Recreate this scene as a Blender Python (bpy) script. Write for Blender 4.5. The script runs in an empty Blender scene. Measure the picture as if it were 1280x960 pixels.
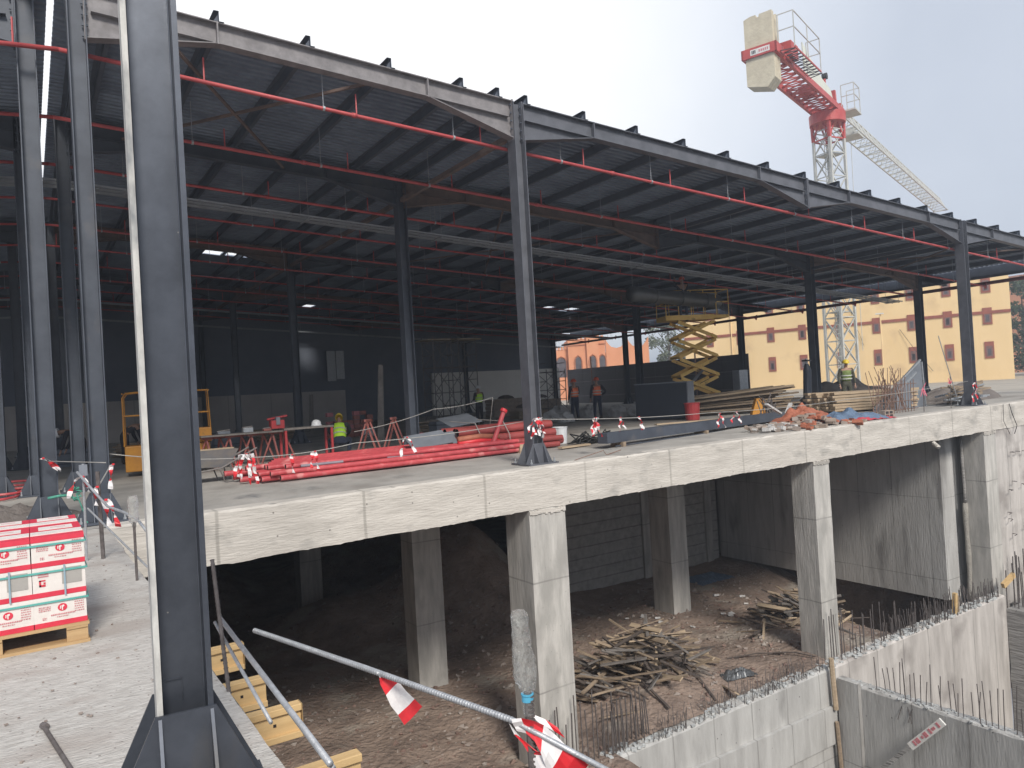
import bpy, bmesh, math, random
from mathutils import Vector, Matrix, noise
R_ = math.radians
sc = bpy.context.scene
col = sc.collection
rng = random.Random(7)

# ------------------------------------------------------------------ camera
cam_d = bpy.data.cameras.new('camera'); cam = bpy.data.objects.new('camera', cam_d); col.objects.link(cam)
rx = Vector((0.840131, -0.539272, -0.058007)); uy = Vector((0.0434, -0.039766, 0.998266)); fz = Vector((0.540644, 0.841192, 0.010004))
M = Matrix((rx, uy, -fz)).transposed().to_4x4(); M.translation = (0, 0, 1.576)
cam.matrix_world = M
cam_d.sensor_width = 36; cam_d.lens = 943.31/1280*36; cam_d.clip_start = .05; cam_d.clip_end = 2000
sc.camera = cam

# ------------------------------------------------------------------ world: overcast sky over the physical sky
w = bpy.data.worlds.new('World'); sc.world = w; w.use_nodes = True
nt = w.node_tree; nt.nodes.clear()
N = nt.nodes.new; L = nt.links.new
out = N('ShaderNodeOutputWorld'); mixs = N('ShaderNodeMixShader')
sky = N('ShaderNodeTexSky'); sky.sky_type = 'NISHITA'; sky.sun_disc = False
sun_dir = Vector((-.25, -1.0, .85)).normalized()          # towards the sun
sky.sun_elevation = math.asin(sun_dir.z); sky.sun_rotation = math.atan2(sun_dir.x, sun_dir.y)
b1 = N('ShaderNodeBackground'); b1.inputs[1].default_value = .07; L(sky.outputs[0], b1.inputs[0])
b2 = N('ShaderNodeBackground'); b2.inputs[1].default_value = 1.0
tc = N('ShaderNodeTexCoord')
glow = Vector((math.sin(R_(12)), math.cos(R_(12)), .42)).normalized()
dot = N('ShaderNodeVectorMath'); dot.operation = 'DOT_PRODUCT'; dot.inputs[1].default_value = glow
nrm = N('ShaderNodeVectorMath'); nrm.operation = 'NORMALIZE'; L(tc.outputs['Generated'], nrm.inputs[0]); L(nrm.outputs[0], dot.inputs[0])
mr = N('ShaderNodeMapRange'); mr.inputs[1].default_value = .70; mr.inputs[2].default_value = 1.0
mr.inputs[3].default_value = 0; mr.inputs[4].default_value = 1; L(dot.outputs['Value'], mr.inputs[0])
cn = N('ShaderNodeTexNoise'); cn.inputs['Scale'].default_value = 2.6; cn.inputs['Detail'].default_value = 6; L(nrm.outputs[0], cn.inputs['Vector'])
ad = N('ShaderNodeMath'); ad.operation = 'MULTIPLY_ADD'; ad.inputs[1].default_value = .48; L(cn.outputs[0], ad.inputs[0]); L(mr.outputs[0], ad.inputs[2])
cr = N('ShaderNodeValToRGB'); e = cr.color_ramp.elements
e[0].position = .08; e[0].color = (.43, .475, .56, 1); e[1].position = 1.05; e[1].color = (1.0, 1.0, 1.0, 1)
e2 = e.new(.5); e2.color = (.66, .70, .77, 1)
L(ad.outputs[0], cr.inputs[0]); L(cr.outputs[0], b2.inputs[0])
mixs.inputs[0].default_value = .90
L(b1.outputs[0], mixs.inputs[1]); L(b2.outputs[0], mixs.inputs[2]); L(mixs.outputs[0], out.inputs[0])

sd = bpy.data.lights.new('sun', 'SUN'); sd.energy = 2.7; sd.angle = R_(14); sd.color = (1, .95, .87)
so = bpy.data.objects.new('sun', sd); col.objects.link(so)
so.rotation_euler = sun_dir.to_track_quat('Z', 'Y').to_euler()
vs = sc.view_settings; vs.view_transform = 'Standard'; vs.look = 'None'; vs.gamma = 1; vs.use_curve_mapping = False
vs.exposure = .42
sc.cycles.max_bounces = 7; sc.cycles.diffuse_bounces = 4; sc.cycles.use_denoising = True

# ------------------------------------------------------------------ materials
MT = {}
def mat(name, a, b=None, rough=.8, scale=4., detail=6, bump=0., bscale=None, metal=0., stretch=(1, 1, 1), spec=None,
        lines=None, stain=None, spot=None, lo=.35, hi=.65):
    """two-tone noise; lines=(axis, spacing, width, colour) joints in object space; stain=(colour, scale, threshold); spot=(colour, scale, size)"""
    m = bpy.data.materials.new(name); m.use_nodes = True; t = m.node_tree; n = t.nodes; l = t.links
    p = n['Principled BSDF']; p.inputs['Roughness'].default_value = rough; p.inputs['Metallic'].default_value = metal
    if spec is not None: p.inputs['Specular IOR Level'].default_value = spec
    tc = n.new('ShaderNodeTexCoord'); mp = n.new('ShaderNodeMapping'); mp.inputs['Scale'].default_value = stretch
    l.new(tc.outputs['Object'], mp.inputs[0])
    b = b or tuple(c*.8 for c in a)
    nz = n.new('ShaderNodeTexNoise'); nz.inputs['Scale'].default_value = scale; nz.inputs['Detail'].default_value = detail; nz.inputs['Roughness'].default_value = .65
    l.new(mp.outputs[0], nz.inputs['Vector'])
    cr = n.new('ShaderNodeValToRGB'); cr.color_ramp.elements[0].position = lo; cr.color_ramp.elements[1].position = hi
    cr.color_ramp.elements[0].color = (*a, 1); cr.color_ramp.elements[1].color = (*b, 1)
    l.new(nz.outputs[0], cr.inputs[0]); c = cr.outputs[0]
    def mixc(fac, c1, colr):
        mx = n.new('ShaderNodeMix'); mx.data_type = 'RGBA'; l.new(fac, mx.inputs[0]); l.new(c1, mx.inputs[6]); mx.inputs[7].default_value = (*colr, 1); return mx.outputs[2]
    if stain:
        s = n.new('ShaderNodeTexNoise'); s.inputs['Scale'].default_value = stain[1]; s.inputs['Detail'].default_value = 5
        sm = n.new('ShaderNodeMapping'); sm.inputs['Scale'].default_value = stain[3] if len(stain) > 3 else (1, 1, 1); l.new(tc.outputs['Object'], sm.inputs[0]); l.new(sm.outputs[0], s.inputs['Vector'])
        r = n.new('ShaderNodeMapRange'); r.inputs[1].default_value = stain[2]; r.inputs[2].default_value = stain[2]+.12; l.new(s.outputs[0], r.inputs[0])
        c = mixc(r.outputs[0], c, stain[0])
    if spot:
        v = n.new('ShaderNodeTexVoronoi'); v.inputs['Scale'].default_value = spot[1]; l.new(tc.outputs['Object'], v.inputs['Vector'])
        r = n.new('ShaderNodeMapRange'); r.inputs[1].default_value = spot[2]; r.inputs[2].default_value = spot[2]*.6; l.new(v.outputs[0], r.inputs[0])
        c = mixc(r.outputs[0], c, spot[0])
    for ln in (lines or []):
        sx = n.new('ShaderNodeSeparateXYZ'); l.new(tc.outputs['Object'], sx.inputs[0])
        wob = n.new('ShaderNodeTexNoise'); wob.inputs['Scale'].default_value = 1.3; l.new(tc.outputs['Object'], wob.inputs['Vector'])
        m1 = n.new('ShaderNodeMath'); m1.operation = 'MULTIPLY_ADD'; m1.inputs[1].default_value = .05; l.new(wob.outputs[0], m1.inputs[0]); l.new(sx.outputs[ln[0]], m1.inputs[2])
        m2 = n.new('ShaderNodeMath'); m2.operation = 'PINGPONG'; m2.inputs[1].default_value = ln[1]/2; l.new(m1.outputs[0], m2.inputs[0])
        r = n.new('ShaderNodeMapRange'); r.inputs[1].default_value = ln[2]; r.inputs[2].default_value = ln[2]*.4; l.new(m2.outputs[0], r.inputs[0])
        f = n.new('ShaderNodeMath'); f.operation = 'MULTIPLY'; l.new(r.outputs[0], f.inputs[0]); l.new(wob.outputs[0], f.inputs[1])
        c = mixc(f.outputs[0], c, ln[3])
    l.new(c, p.inputs['Base Color'])
    if bump:
        bn = n.new('ShaderNodeTexNoise'); bn.inputs['Scale'].default_value = bscale or scale*4; bn.inputs['Detail'].default_value = 5; l.new(mp.outputs[0], bn.inputs['Vector'])
        bp = n.new('ShaderNodeBump'); bp.inputs['Strength'].default_value = 1; bp.inputs['Distance'].default_value = bump; l.new(bn.outputs[0], bp.inputs['Height']); l.new(bp.outputs[0], p.inputs['Normal'])
    MT[name] = m; return m
J = (.16, .15, .14)
mat('fascia_concrete', (.66, .615, .555), (.46, .425, .38), .9, 2.0, detail=9, stretch=(.5, 1, 3.0), bump=.013, bscale=12, lines=[(0, 2.35, .035, (.27, .25, .22))], stain=((.40, .375, .34), 1.3, .58, (1, 1, 1.6)), spot=((.22, .20, .18), 4.5, .085), lo=.3, hi=.7)
mat('slab_concrete', (.46, .435, .40), (.33, .31, .285), .92, 1.1, bump=.008, bscale=18, stain=((.25, .225, .20), .28, .55), spot=((.2, .185, .17), 9, .06))
mat('wing_concrete', (.62, .59, .55), (.40, .37, .34), .93, 9, detail=10, bump=.018, bscale=26, stretch=(1, 3.2, 1), stain=((.43, .385, .35), 1.1, .53, (1, 2, 1)), spot=((.26, .22, .20), 21, .16), lo=.32, hi=.68)
mat('edge_concrete', (.62, .60, .57), (.40, .38, .36), .95, 9, bump=.03, bscale=16, spot=((.12, .11, .11), 16, .22))
mat('pillar_concrete', (.57, .545, .505), (.37, .355, .33), .9, 1.8, detail=9, bump=.012, bscale=10, stretch=(3.0, 3.0, .4), lines=[(2, 2.1, .022, J)], stain=((.36, .345, .32), 1.5, .56, (1, 1, .5)), spot=((.2, .19, .17), 8, .07))
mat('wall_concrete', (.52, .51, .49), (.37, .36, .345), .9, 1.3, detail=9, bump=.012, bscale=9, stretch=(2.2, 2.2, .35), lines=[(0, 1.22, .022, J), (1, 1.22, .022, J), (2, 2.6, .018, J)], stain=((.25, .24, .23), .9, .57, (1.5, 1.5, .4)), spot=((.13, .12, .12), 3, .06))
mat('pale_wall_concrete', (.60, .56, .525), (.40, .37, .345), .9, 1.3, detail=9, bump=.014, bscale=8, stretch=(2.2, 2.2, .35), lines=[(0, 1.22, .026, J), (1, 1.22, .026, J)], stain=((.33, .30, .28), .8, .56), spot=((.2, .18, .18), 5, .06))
mat('rough_wall_concrete', (.36, .345, .33), (.22, .21, .2), .95, 2.4, bump=.05, bscale=5, stretch=(.4, .4, 3.5))
mat('soil_wall', (.30, .24, .20), (.2, .16, .13), .95, 2, bump=.04)
mat('stone_wall', (.46, .44, .415), (.31, .295, .275), .95, 3.5, bump=.05, bscale=4, lines=[(2, .42, .035, (.13, .12, .11))], stain=((.42, .40, .37), 1.8, .58))
mat('laitance', (.62, .63, .62), (.36, .37, .37), .95, 11, bump=.03, bscale=14)
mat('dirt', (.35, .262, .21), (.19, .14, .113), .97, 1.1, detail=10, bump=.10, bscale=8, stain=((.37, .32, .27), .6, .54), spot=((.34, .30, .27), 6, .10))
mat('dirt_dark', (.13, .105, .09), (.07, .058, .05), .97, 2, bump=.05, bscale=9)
mat('stone', (.40, .35, .31), (.22, .17, .145), .9, 1.3, detail=3, lo=.3, hi=.7)
mat('stone_red', (.28, .19, .155), (.17, .11, .09), .9, 1.3, detail=3)
mat('street', (.40, .36, .30), (.30, .27, .23), .95, .3, bump=.02)
mat('steel_dark', (.085, .095, .118), (.055, .062, .078), .36, 4, detail=9, bump=.00025, metal=.5, stain=((.10, .095, .09), 2.2, .58, (1, 1, .3)), spot=((.24, .23, .22), 9, .035))
mat('steel_hall', (.076, .088, .112), (.05, .058, .076), .5, 2, metal=.1, stain=((.10, .10, .11), 1.6, .62))
mat('steel_grey', (.25, .235, .24), (.165, .155, .16), .6, 5, stain=((.13, .12, .12), 2.2, .60))
mat('steel_slate', (.125, .130, .150), (.085, .09, .105), .5, 3, stain=((.19, .18, .18), 1.4, .66))
mat('steel_primer', (.185, .130, .110), (.115, .085, .078), .7, 3, stain=((.09, .085, .085), 2, .6))
mat('steel_white', (.60, .59, .56), (.40, .39, .37), .7, 16, stretch=(1, 1, .35), bump=.002, stain=((.13, .14, .155), 6, .54, (1, 1, .35)))
mat('purlin_steel', (.085, .10, .13), (.06, .07, .095), .55, 2)
mat('deck_steel', (.24, .29, .37), (.15, .18, .24), .45, 1.2, metal=.2)
mat('galvanised', (.46, .48, .50), (.34, .36, .38), .42, 14, metal=.5)
mat('tray_steel', (.36, .38, .41), (.28, .30, .33), .5, 3, metal=.1)
mat('duct_steel', (.16, .165, .17), (.12, .125, .13), .4, 2, metal=.5)
mat('rebar', (.17, .15, .145), (.10, .085, .08), .75, 22, metal=.3)
mat('rebar_light', (.50, .51, .53), (.36, .37, .39), .45, 20, metal=.5, bump=.002, bscale=160)
mat('red_pipe', (.58, .085, .095), (.42, .055, .065), .5, 5, stain=((.62, .22, .21), 4, .57), bump=.001)
mat('red_pipe_old', (.34, .065, .06), (.25, .05, .045), .5, 3)
mat('grey_pipe', (.30, .27, .30), (.22, .20, .24), .5, 3)
mat('pipe_bore', (.02, .015, .015), None, .9)
mat('sprinkler_red', (.50, .085, .085), (.36, .055, .06), .5, 3)
mat('sprinkler_main', (.17, .04, .04), (.09, .03, .03), .5, 3)
mat('fresh_timber', (.68, .48, .24), (.56, .37, .17), .7, 3, stretch=(.4, 5, 5), spot=((.25, .15, .08), 9, .05))
mat('pallet_wood', (.52, .35, .18), (.40, .25, .12), .8, 4, stretch=(.5, 5, 5))
mat('osb_end', (.50, .36, .17), (.30, .19, .09), .8, 30)
mat('old_timber', (.37, .28, .195), (.21, .16, .115), .85, 4, stretch=(1, 4, 4))
mat('pale_timber', (.50, .39, .27), (.36, .27, .18), .85, 4, stretch=(.5, 4, 4))
mat('dark_timber', (.12, .095, .08), (.07, .055, .048), .9, 4, stretch=(1, 4, 4))
mat('plank_grey', (.24, .215, .195), (.15, .135, .125), .85, 4)
mat('tape_red', (.72, .03, .04), (.60, .025, .035), .45, 20)
mat('tape_white', (.82, .80, .79), (.70, .66, .66), .45, 20)
mat('pink_tape', (.78, .18, .24), (.65, .12, .18), .5, 12)
mat('rope', (.42, .40, .37), (.30, .29, .27), .8, 30)
mat('green_rope', (.10, .36, .27), (.06, .24, .18), .8, 30)
mat('carton_white', (.76, .71, .67), (.66, .61, .57), .7, 8)
mat('carton_red', (.68, .04, .075), (.58, .03, .06), .6, 8)
mat('carton_print', (.62, .22, .24), None, .7)
mat('carton_window', (.40, .38, .35), (.34, .32, .30), .5, 4)
mat('green_strap', (.12, .42, .37), (.10, .36, .32), .4, 4)
mat('blue_strap', (.32, .42, .48), (.26, .36, .42), .4, 4)
mat('yellow_render', (.90, .665, .365), (.84, .61, .32), .9, .35, bump=.01, bscale=6, stain=((.74, .53, .29), .35, .58), stretch=(1, 1, .4))
mat('terracotta_trim', (.36, .115, .075), (.27, .085, .06), .85, 2)
mat('window_inner', (.25, .14, .12), (.15, .09, .08), .6, 9)
mat('window_dark', (.035, .03, .03), None, .4)
mat('orange_render', (.74, .34, .19), (.64, .28, .15), .9, .4)
mat('orange_dark', (.50, .20, .11), None, .9)
mat('window_glass', (.13, .12, .13), (.07, .06, .07), .25, 2)
mat('hoarding', (.070, .062, .068), (.05, .045, .05), .6, .5, lines=[(2, .9, .02, (.12, .11, .11))])
mat('back_dark', (.17, .19, .235), (.13, .15, .19), .7, .4)
mat('back_grey', (.54, .50, .475), (.45, .42, .40), .9, .6, lines=[(0, 2.5, .02, (.07, .07, .07))])
mat('back_pale', (.86, .83, .78), (.76, .73, .68), .9, .4)
mat('crane_red', (.52, .085, .075), (.42, .06, .055), .5, 2, stain=((.30, .06, .05), 3, .62))
mat('crane_grey', (.56, .56, .52), (.44, .44, .41), .5, 2)
mat('crane_ballast', (.62, .555, .42), (.50, .44, .33), .9, 1.6, bump=.02, spot=((.30, .27, .2), 2.6, .06))
mat('crane_cloth', (.66, .68, .60), (.58, .6, .53), .7, 2)
mat('sign_white', (.80, .78, .74), None, .6)
mat('black_paint', (.03, .03, .035), None, .5)
mat('lift_ochre', (.88, .58, .17), (.72, .44, .11), .55, 3, stain=((.26, .16, .06), 4, .6))
mat('lift_yellow', (.55, .25, .03), (.42, .18, .025), .5, 3, stain=((.25, .14, .04), 4, .63))
mat('box_navy', (.020, .027, .043), (.015, .02, .032), .5, 1)
mat('box_grey', (.20, .22, .25), (.15, .165, .19), .7, 2)
mat('scaffold_tube', (.22, .20, .19), (.14, .125, .12), .6, 5)
mat('trestle_red', (.36, .11, .09), (.26, .09, .08), .7, 5)
mat('brick', (.42, .17, .14), (.30, .12, .10), .9, 6)
mat('hollow_brick', (.38, .30, .24), (.28, .22, .18), .9, 6)
mat('bucket_red', (.45, .045, .05), None, .5)
mat('bucket_white', (.75, .76, .78), None, .5)
mat('zinc_sheet', (.27, .29, .33), (.20, .22, .25), .5, 2, metal=.3)
mat('tarp_blue', (.14, .21, .31), (.09, .13, .20), .6, 5, bump=.03)
mat('tarp_red', (.50, .05, .07), (.36, .04, .05), .6, 5)
mat('bag_white', (.62, .61, .60), (.48, .46, .44), .7, 6, bump=.02)
mat('orange_scrap', (.44, .15, .085), (.30, .10, .06), .7, 5)
mat('sand', (.20, .175, .16), (.14, .12, .11), .97, 3, bump=.05)
mat('rebar_rust', (.25, .15, .11), (.15, .09, .07), .8, 22)
mat('foliage', (.075, .105, .045), (.045, .07, .03), .7, 3)
mat('foliage_pale', (.155, .175, .11), (.10, .125, .075), .7, 3)
mat('bark', (.16, .12, .09), (.09, .07, .055), .9, 8)
mat('skin', (.40, .24, .17), (.36, .21, .15), .6, 9)
mat('cloth_dark', (.045, .045, .055), (.03, .03, .038), .9, 9)
mat('cloth_navy', (.04, .05, .085), (.03, .036, .06), .9, 9)
mat('cloth_olive', (.085, .085, .06), (.06, .06, .045), .9, 9)
mat('vest_lime', (.62, .98, .06), (.55, .90, .05), .6, 9)
mat('vest_orange', (.98, .22, .08), (.92, .18, .06), .6, 9)
mat('vest_green', (.20, .26, .08), (.15, .2, .06), .7, 9)
mat('reflective', (.62, .64, .60), None, .4)
mat('helmet_white', (.85, .85, .86), None, .3)
mat('helmet_red', (.72, .10, .04), None, .4)
mat('helmet_yellow', (.80, .60, .05), None, .4)
mat('boot', (.06, .045, .035), None, .8)
mat('rubber', (.025, .025, .025), None, .8)
mat('barrow_steel', (.15, .15, .16), (.21, .19, .17), .6, 5)
mat('mortar', (.38, .36, .32), (.3, .28, .25), .95, 6, bump=.03)
mat('cap_blue', (.10, .42, .62), None, .4)
def glassy(name, colr, rough, trans, alpha=1):
    m = bpy.data.materials.new(name); m.use_nodes = True; p = m.node_tree.nodes['Principled BSDF']
    p.inputs['Base Color'].default_value = (*colr, 1); p.inputs['Roughness'].default_value = rough
    p.inputs['Transmission Weight'].default_value = trans; p.inputs['IOR'].default_value = 1.2; p.inputs['Alpha'].default_value = alpha
    n = m.node_tree.nodes; nz = n.new('ShaderNodeTexNoise'); nz.inputs['Scale'].default_value = 38; nz.inputs['Detail'].default_value = 3
    tcn = n.new('ShaderNodeTexCoord'); m.node_tree.links.new(tcn.outputs['Object'], nz.inputs['Vector'])
    bp = n.new('ShaderNodeBump'); bp.inputs['Distance'].default_value = .02; m.node_tree.links.new(nz.outputs[0], bp.inputs['Height']); m.node_tree.links.new(bp.outputs[0], p.inputs['Normal'])
    MT[name] = m
glassy('bottle_plastic', (.90, .92, .91), .12, .82, .52)

# ------------------------------------------------------------------ mesh builder
class B:
    def __init__(s): s.v = []; s.f = []; s.mi = []; s.ms = []
    def _m(s, name):
        if name not in s.ms: s.ms.append(name)
        return s.ms.index(name)
    def add(s, vs, fs, m):
        o = len(s.v); k = s._m(m); s.v += [tuple(x) for x in vs]
        for f in fs: s.f.append(tuple(i+o for i in f)); s.mi.append(k)
        return s
    def box(s, c, d, m, rot=None):
        hx, hy, hz = d[0]/2, d[1]/2, d[2]/2
        vs = [Vector((x*hx, y*hy, z*hz)) for z in (-1, 1) for y in (-1, 1) for x in (-1, 1)]
        if rot is not None: vs = [rot @ v for v in vs]
        c = Vector(c)
        return s.add([v+c for v in vs], [(0, 2, 3, 1), (4, 5, 7, 6), (0, 1, 5, 4), (2, 6, 7, 3), (0, 4, 6, 2), (1, 3, 7, 5)], m)
    def b2(s, a, b, m): return s.box([(a[i]+b[i])/2 for i in range(3)], [abs(b[i]-a[i]) for i in range(3)], m)
    def bar(s, p, q, wd, ht, m, up=(0, 0, 1)):
        p = Vector(p); q = Vector(q); d = q-p; ln = d.length
        if ln < 1e-6: return s
        x = d/ln; u = Vector(up)
        if abs(x.dot(u)) > .99: u = Vector((0, 1, 0))
        y = u.cross(x).normalized(); z = x.cross(y)
        return s.box((p+q)/2, (ln, wd, ht), m, Matrix((x, y, z)).transposed())
    def tube(s, pts, r, m, n=6, cap=True):
        pts = [Vector(p) for p in pts]; rs = r if isinstance(r, (list, tuple)) else [r]*len(pts)
        vs = []; pv = None
        for i, p in enumerate(pts):
            d = (pts[min(i+1, len(pts)-1)]-pts[max(i-1, 0)])
            d = d.normalized() if d.length > 1e-9 else Vector((0, 0, 1))
            a = pv if pv is not None else (Vector((0, 0, 1)) if abs(d.z) < .9 else Vector((1, 0, 0)))
            a = (a-d*a.dot(d)).normalized(); pv = a; b = d.cross(a)
            for k in range(n):
                t = 2*math.pi*k/n; vs.append(p+(a*math.cos(t)+b*math.sin(t))*rs[i])
        fs = [(i*n+k, i*n+(k+1) % n, (i+1)*n+(k+1) % n, (i+1)*n+k) for i in range(len(pts)-1) for k in range(n)]
        if cap: fs += [tuple(range(n-1, -1, -1)), tuple(range((len(pts)-1)*n, len(pts)*n))]
        return s.add(vs, fs, m)
    def hollow(s, p, q, r, t, m, n=12, bore='pipe_bore'):
        p = Vector(p); q = Vector(q); s.tube([p, q], r, m, n, cap=False)
        d = (q-p).normalized(); a = Vector((0, 0, 1)) if abs(d.z) < .9 else Vector((1, 0, 0)); a = (a-d*a.dot(d)).normalized(); b = d.cross(a)
        for e_, sg in ((p, 1), (q, -1)):
            vs = []
            for rr, off in ((r, 0), (r-t, 0), (r-t, r*2.5)):
                for k in range(n):
                    th = 2*math.pi*k/n; vs.append(e_+d*sg*off+(a*math.cos(th)+b*math.sin(th))*rr)
            s.add(vs[:2*n], [(k, (k+1) % n, n+(k+1) % n, n+k) for k in range(n)], m)
            s.add(vs[n:], [(k, (k+1) % n, n+(k+1) % n, n+k) for k in range(n)]+[tuple(range(n, 2*n))], bore)
        return s
    def prism(s, poly, ax, a, b, m):
        """polygon in the plane normal to axis ax (0,1,2), extruded from a to b"""
        n = len(poly)
        def P(u, v, w): return [(w, u, v), (u, w, v), (u, v, w)][ax]
        vs = [P(u, v, a) for u, v in poly]+[P(u, v, b) for u, v in poly]
        return s.add(vs, [tuple(range(n-1, -1, -1)), tuple(range(n, 2*n))]+[(i, (i+1) % n, n+(i+1) % n, n+i) for i in range(n)], m)
    def quad(s, pts, m): return s.add(pts, [tuple(range(len(pts)))], m)
    def lathe(s, prof, c, m, n=16):
        c = Vector(c); vs = [c+Vector((r*math.cos(2*math.pi*k/n), r*math.sin(2*math.pi*k/n), z)) for r, z in prof for k in range(n)]
        fs = [(i*n+k, i*n+(k+1) % n, (i+1)*n+(k+1) % n, (i+1)*n+k) for i in range(len(prof)-1) for k in range(n)]
        fs += [tuple(range(n-1, -1, -1)), tuple(range((len(prof)-1)*n, len(prof)*n))]
        return s.add(vs, fs, m)
    def build(s, name, parent=None, smooth=False, loc=None, bevel=0):
        me = bpy.data.meshes.new(name); me.from_pydata(s.v, [], s.f)
        for k in s.ms: me.materials.append(MT[k])
        me.polygons.foreach_set('material_index', s.mi); 
        bm = bmesh.new(); bm.from_mesh(me); bmesh.ops.recalc_face_normals(bm, faces=bm.faces); bm.to_mesh(me); bm.free()
        if smooth: me.polygons.foreach_set('use_smooth', [True]*len(me.polygons))
        o = bpy.data.objects.new(name, me); col.objects.link(o)
        if parent: o.parent = parent
        if loc: o.location = loc
        if bevel:
            bv = o.modifiers.new('bevel', 'BEVEL'); bv.width = bevel; bv.segments = 2; bv.limit_method = 'ANGLE'
        return o
def tag(o, label=None, cat=None, group=None, kind=None):
    if label: o['label'] = label
    if cat: o['category'] = cat
    if group: o['group'] = group
    if kind: o['kind'] = kind
    return o
def thing(name, label, cat, loc=(0, 0, 0), group=None, rz=0):
    o = bpy.data.objects.new(name, None); col.objects.link(o); o.location = loc; o.rotation_euler.z = rz; o.empty_display_size = .2
    return tag(o, label, cat, group)
def dup(root, loc=None, rz=None, label=None, group=None, parent=None):
    r = root.copy(); col.objects.link(r); r.parent = parent
    if loc is not None: r.location = loc
    if rz is not None: r.rotation_euler.z = rz
    if label: r['label'] = label
    if group: r['group'] = group
    for ch in list(root.children):
        c = ch.copy(); col.objects.link(c); c.parent = r
        for g in list(ch.children):
            d = g.copy(); col.objects.link(d); d.parent = c
    return r
ORD = ['first', 'second', 'third', 'fourth', 'fifth', 'sixth', 'seventh', 'eighth', 'ninth', 'tenth', 'eleventh', 'twelfth', 'thirteenth', 'fourteenth', 'fifteenth', 'sixteenth']
T = .0093
def zs(x): return T*max(x, 0)
Z0, SL = 8.0187, .06539
RIDGE = .62
def zr(x): return Z0-SL*x if x > RIDGE else Z0-SL*RIDGE-SL*(RIDGE-x)
YF = 12.06

# ================================================================== SETTING
def nz(x, y, z=0): return noise.noise(Vector((x, y, z)))
# ground sheet out to the horizon with the excavation left open
b = B()
def ring(x0, x1, y0, y1, z, m, bb):
    bb.quad([(x0, y0, z), (x1, y0, z), (x1, y1, z), (x0, y1, z)], m)
for r in ((-500, 600, 47.0, 600), (-500, 600, -500, -12), (-500, -16, -12, 47), (36.2, 600, -12, 47)): ring(*r, .10, 'street', b)
tag(b.build('ground'), kind='structure')
# retaining soil faces at the right of the pit
# slab of the main deck + wing
def deck():
    b = B(); th = .30; x0, x1 = -16, 36.4
    n = 66; st = (x1-.87)/n
    def P(x, y): return (x, y, zs(x)+.012*nz(x*.5, y*.5))
    xs = [-16, -8, -4, -2, 0]+[.87+i*st for i in range(n+1)]
    ys = [YF+.02, YF+.6, 14, 16, 19, 24, 30, 38, 47]
    vs = [P(x, y) for y in ys for x in xs]; nx = len(xs)
    b.add(vs, [(j*nx+i, j*nx+i+1, (j+1)*nx+i+1, (j+1)*nx+i) for j in range(len(ys)-1) for i in range(nx-1)], 'slab_concrete')
    b.quad([(x0, YF+.35, -th), (x1, YF+.35, -th+zs(x1)), (x1, 47, -th+zs(x1)), (x0, 47, -th)], 'pillar_concrete')
    tag(b.build('floor_slab'), kind='structure')
    # wing slab where the photographer stands
    b = B(); n = 120
    ex = lambda y: .875+.012*nz(3.1, y*2.2)+.006*nz(9, y*9)
    xs = [-16, -6, -3, -2, -1.5, -1, -.6, -.3, 0, .25, .45, .6, .72]
    ys = [-12+ i*(YF+12.02)/n for i in range(n+1)]
    vs = []; 
    for y in ys:
        for x in xs+[ex(y)]: vs.append((x, y, .008*nz(x*1.3, y*1.3)+(.004*nz(x*6, y*6) if x > -2 else 0)-(.006 if x > .8 else 0)))
    nx = len(xs)+1
    b.add(vs, [(j*nx+i, j*nx+i+1, (j+1)*nx+i+1, (j+1)*nx+i) for j in range(n) for i in range(nx-1)], 'wing_concrete')
    tag(b.build('wing_slab', smooth=True), kind='structure')
    b = B(); vs = []
    for y in ys:
        for z in (-.006, -.10, -.22): vs.append((ex(y)+.01*nz(y*5, z*9), y, z))
        vs.append((-2, y, -.22))
    b.add(vs, [(j*4+i, j*4+i+1, (j+1)*4+i+1, (j+1)*4+i) for j in range(n) for i in range(3)], 'edge_concrete')
    tag(b.build('wing_slab_edge'), kind='structure')
deck()
# front edge beam: board-marked face, ragged bottom lip
def edge_beam():
    b = B(); x0, x1 = .875, 36.4; n = 520; st = (x1-x0)/n
    rows = [(.35, .0), (.015, .0), (0, -.03), (0, -.2), (0, -.4), (0, -.6), (0, -.79), (.5, -.80)]
    vs = []
    for i in range(n+1):
        x = x0+i*st
        rag = -.03*max(0, nz(x*2.1, 4))-.022*max(0, nz(x*11, 8))+.02*nz(x*.9, 2)
        for k, (dy, dz) in enumerate(rows):
            yy = YF+dy+ (.010*nz(x*1.7, dz*4)+.004*nz(x*9, dz*15) if 1 < k < 7 else 0)
            zz = zs(x)+dz+(rag if k >= 6 else 0)+(.012*nz(x*3, 1)+.008*nz(x*12, 1.5) if k in (1, 2) else 0)+(.007*nz(x*.9, 1) if k == 0 else 0)
            if k == 1: yy += .02*nz(x*3.3, 7)
            vs.append((x, yy, zz+(.006 if k <= 1 else 0)))
    m = len(rows)
    b.add(vs, [(i*m+k, (i+1)*m+k, (i+1)*m+k+1, i*m+k+1) for i in range(n) for k in range(m-1)], 'fascia_concrete')
    o = b.build('edge_beam'); tag(o, 'long pale concrete edge beam along the front of the raised floor, board marked with a ragged lower lip', 'concrete beam')
edge_beam()

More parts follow.
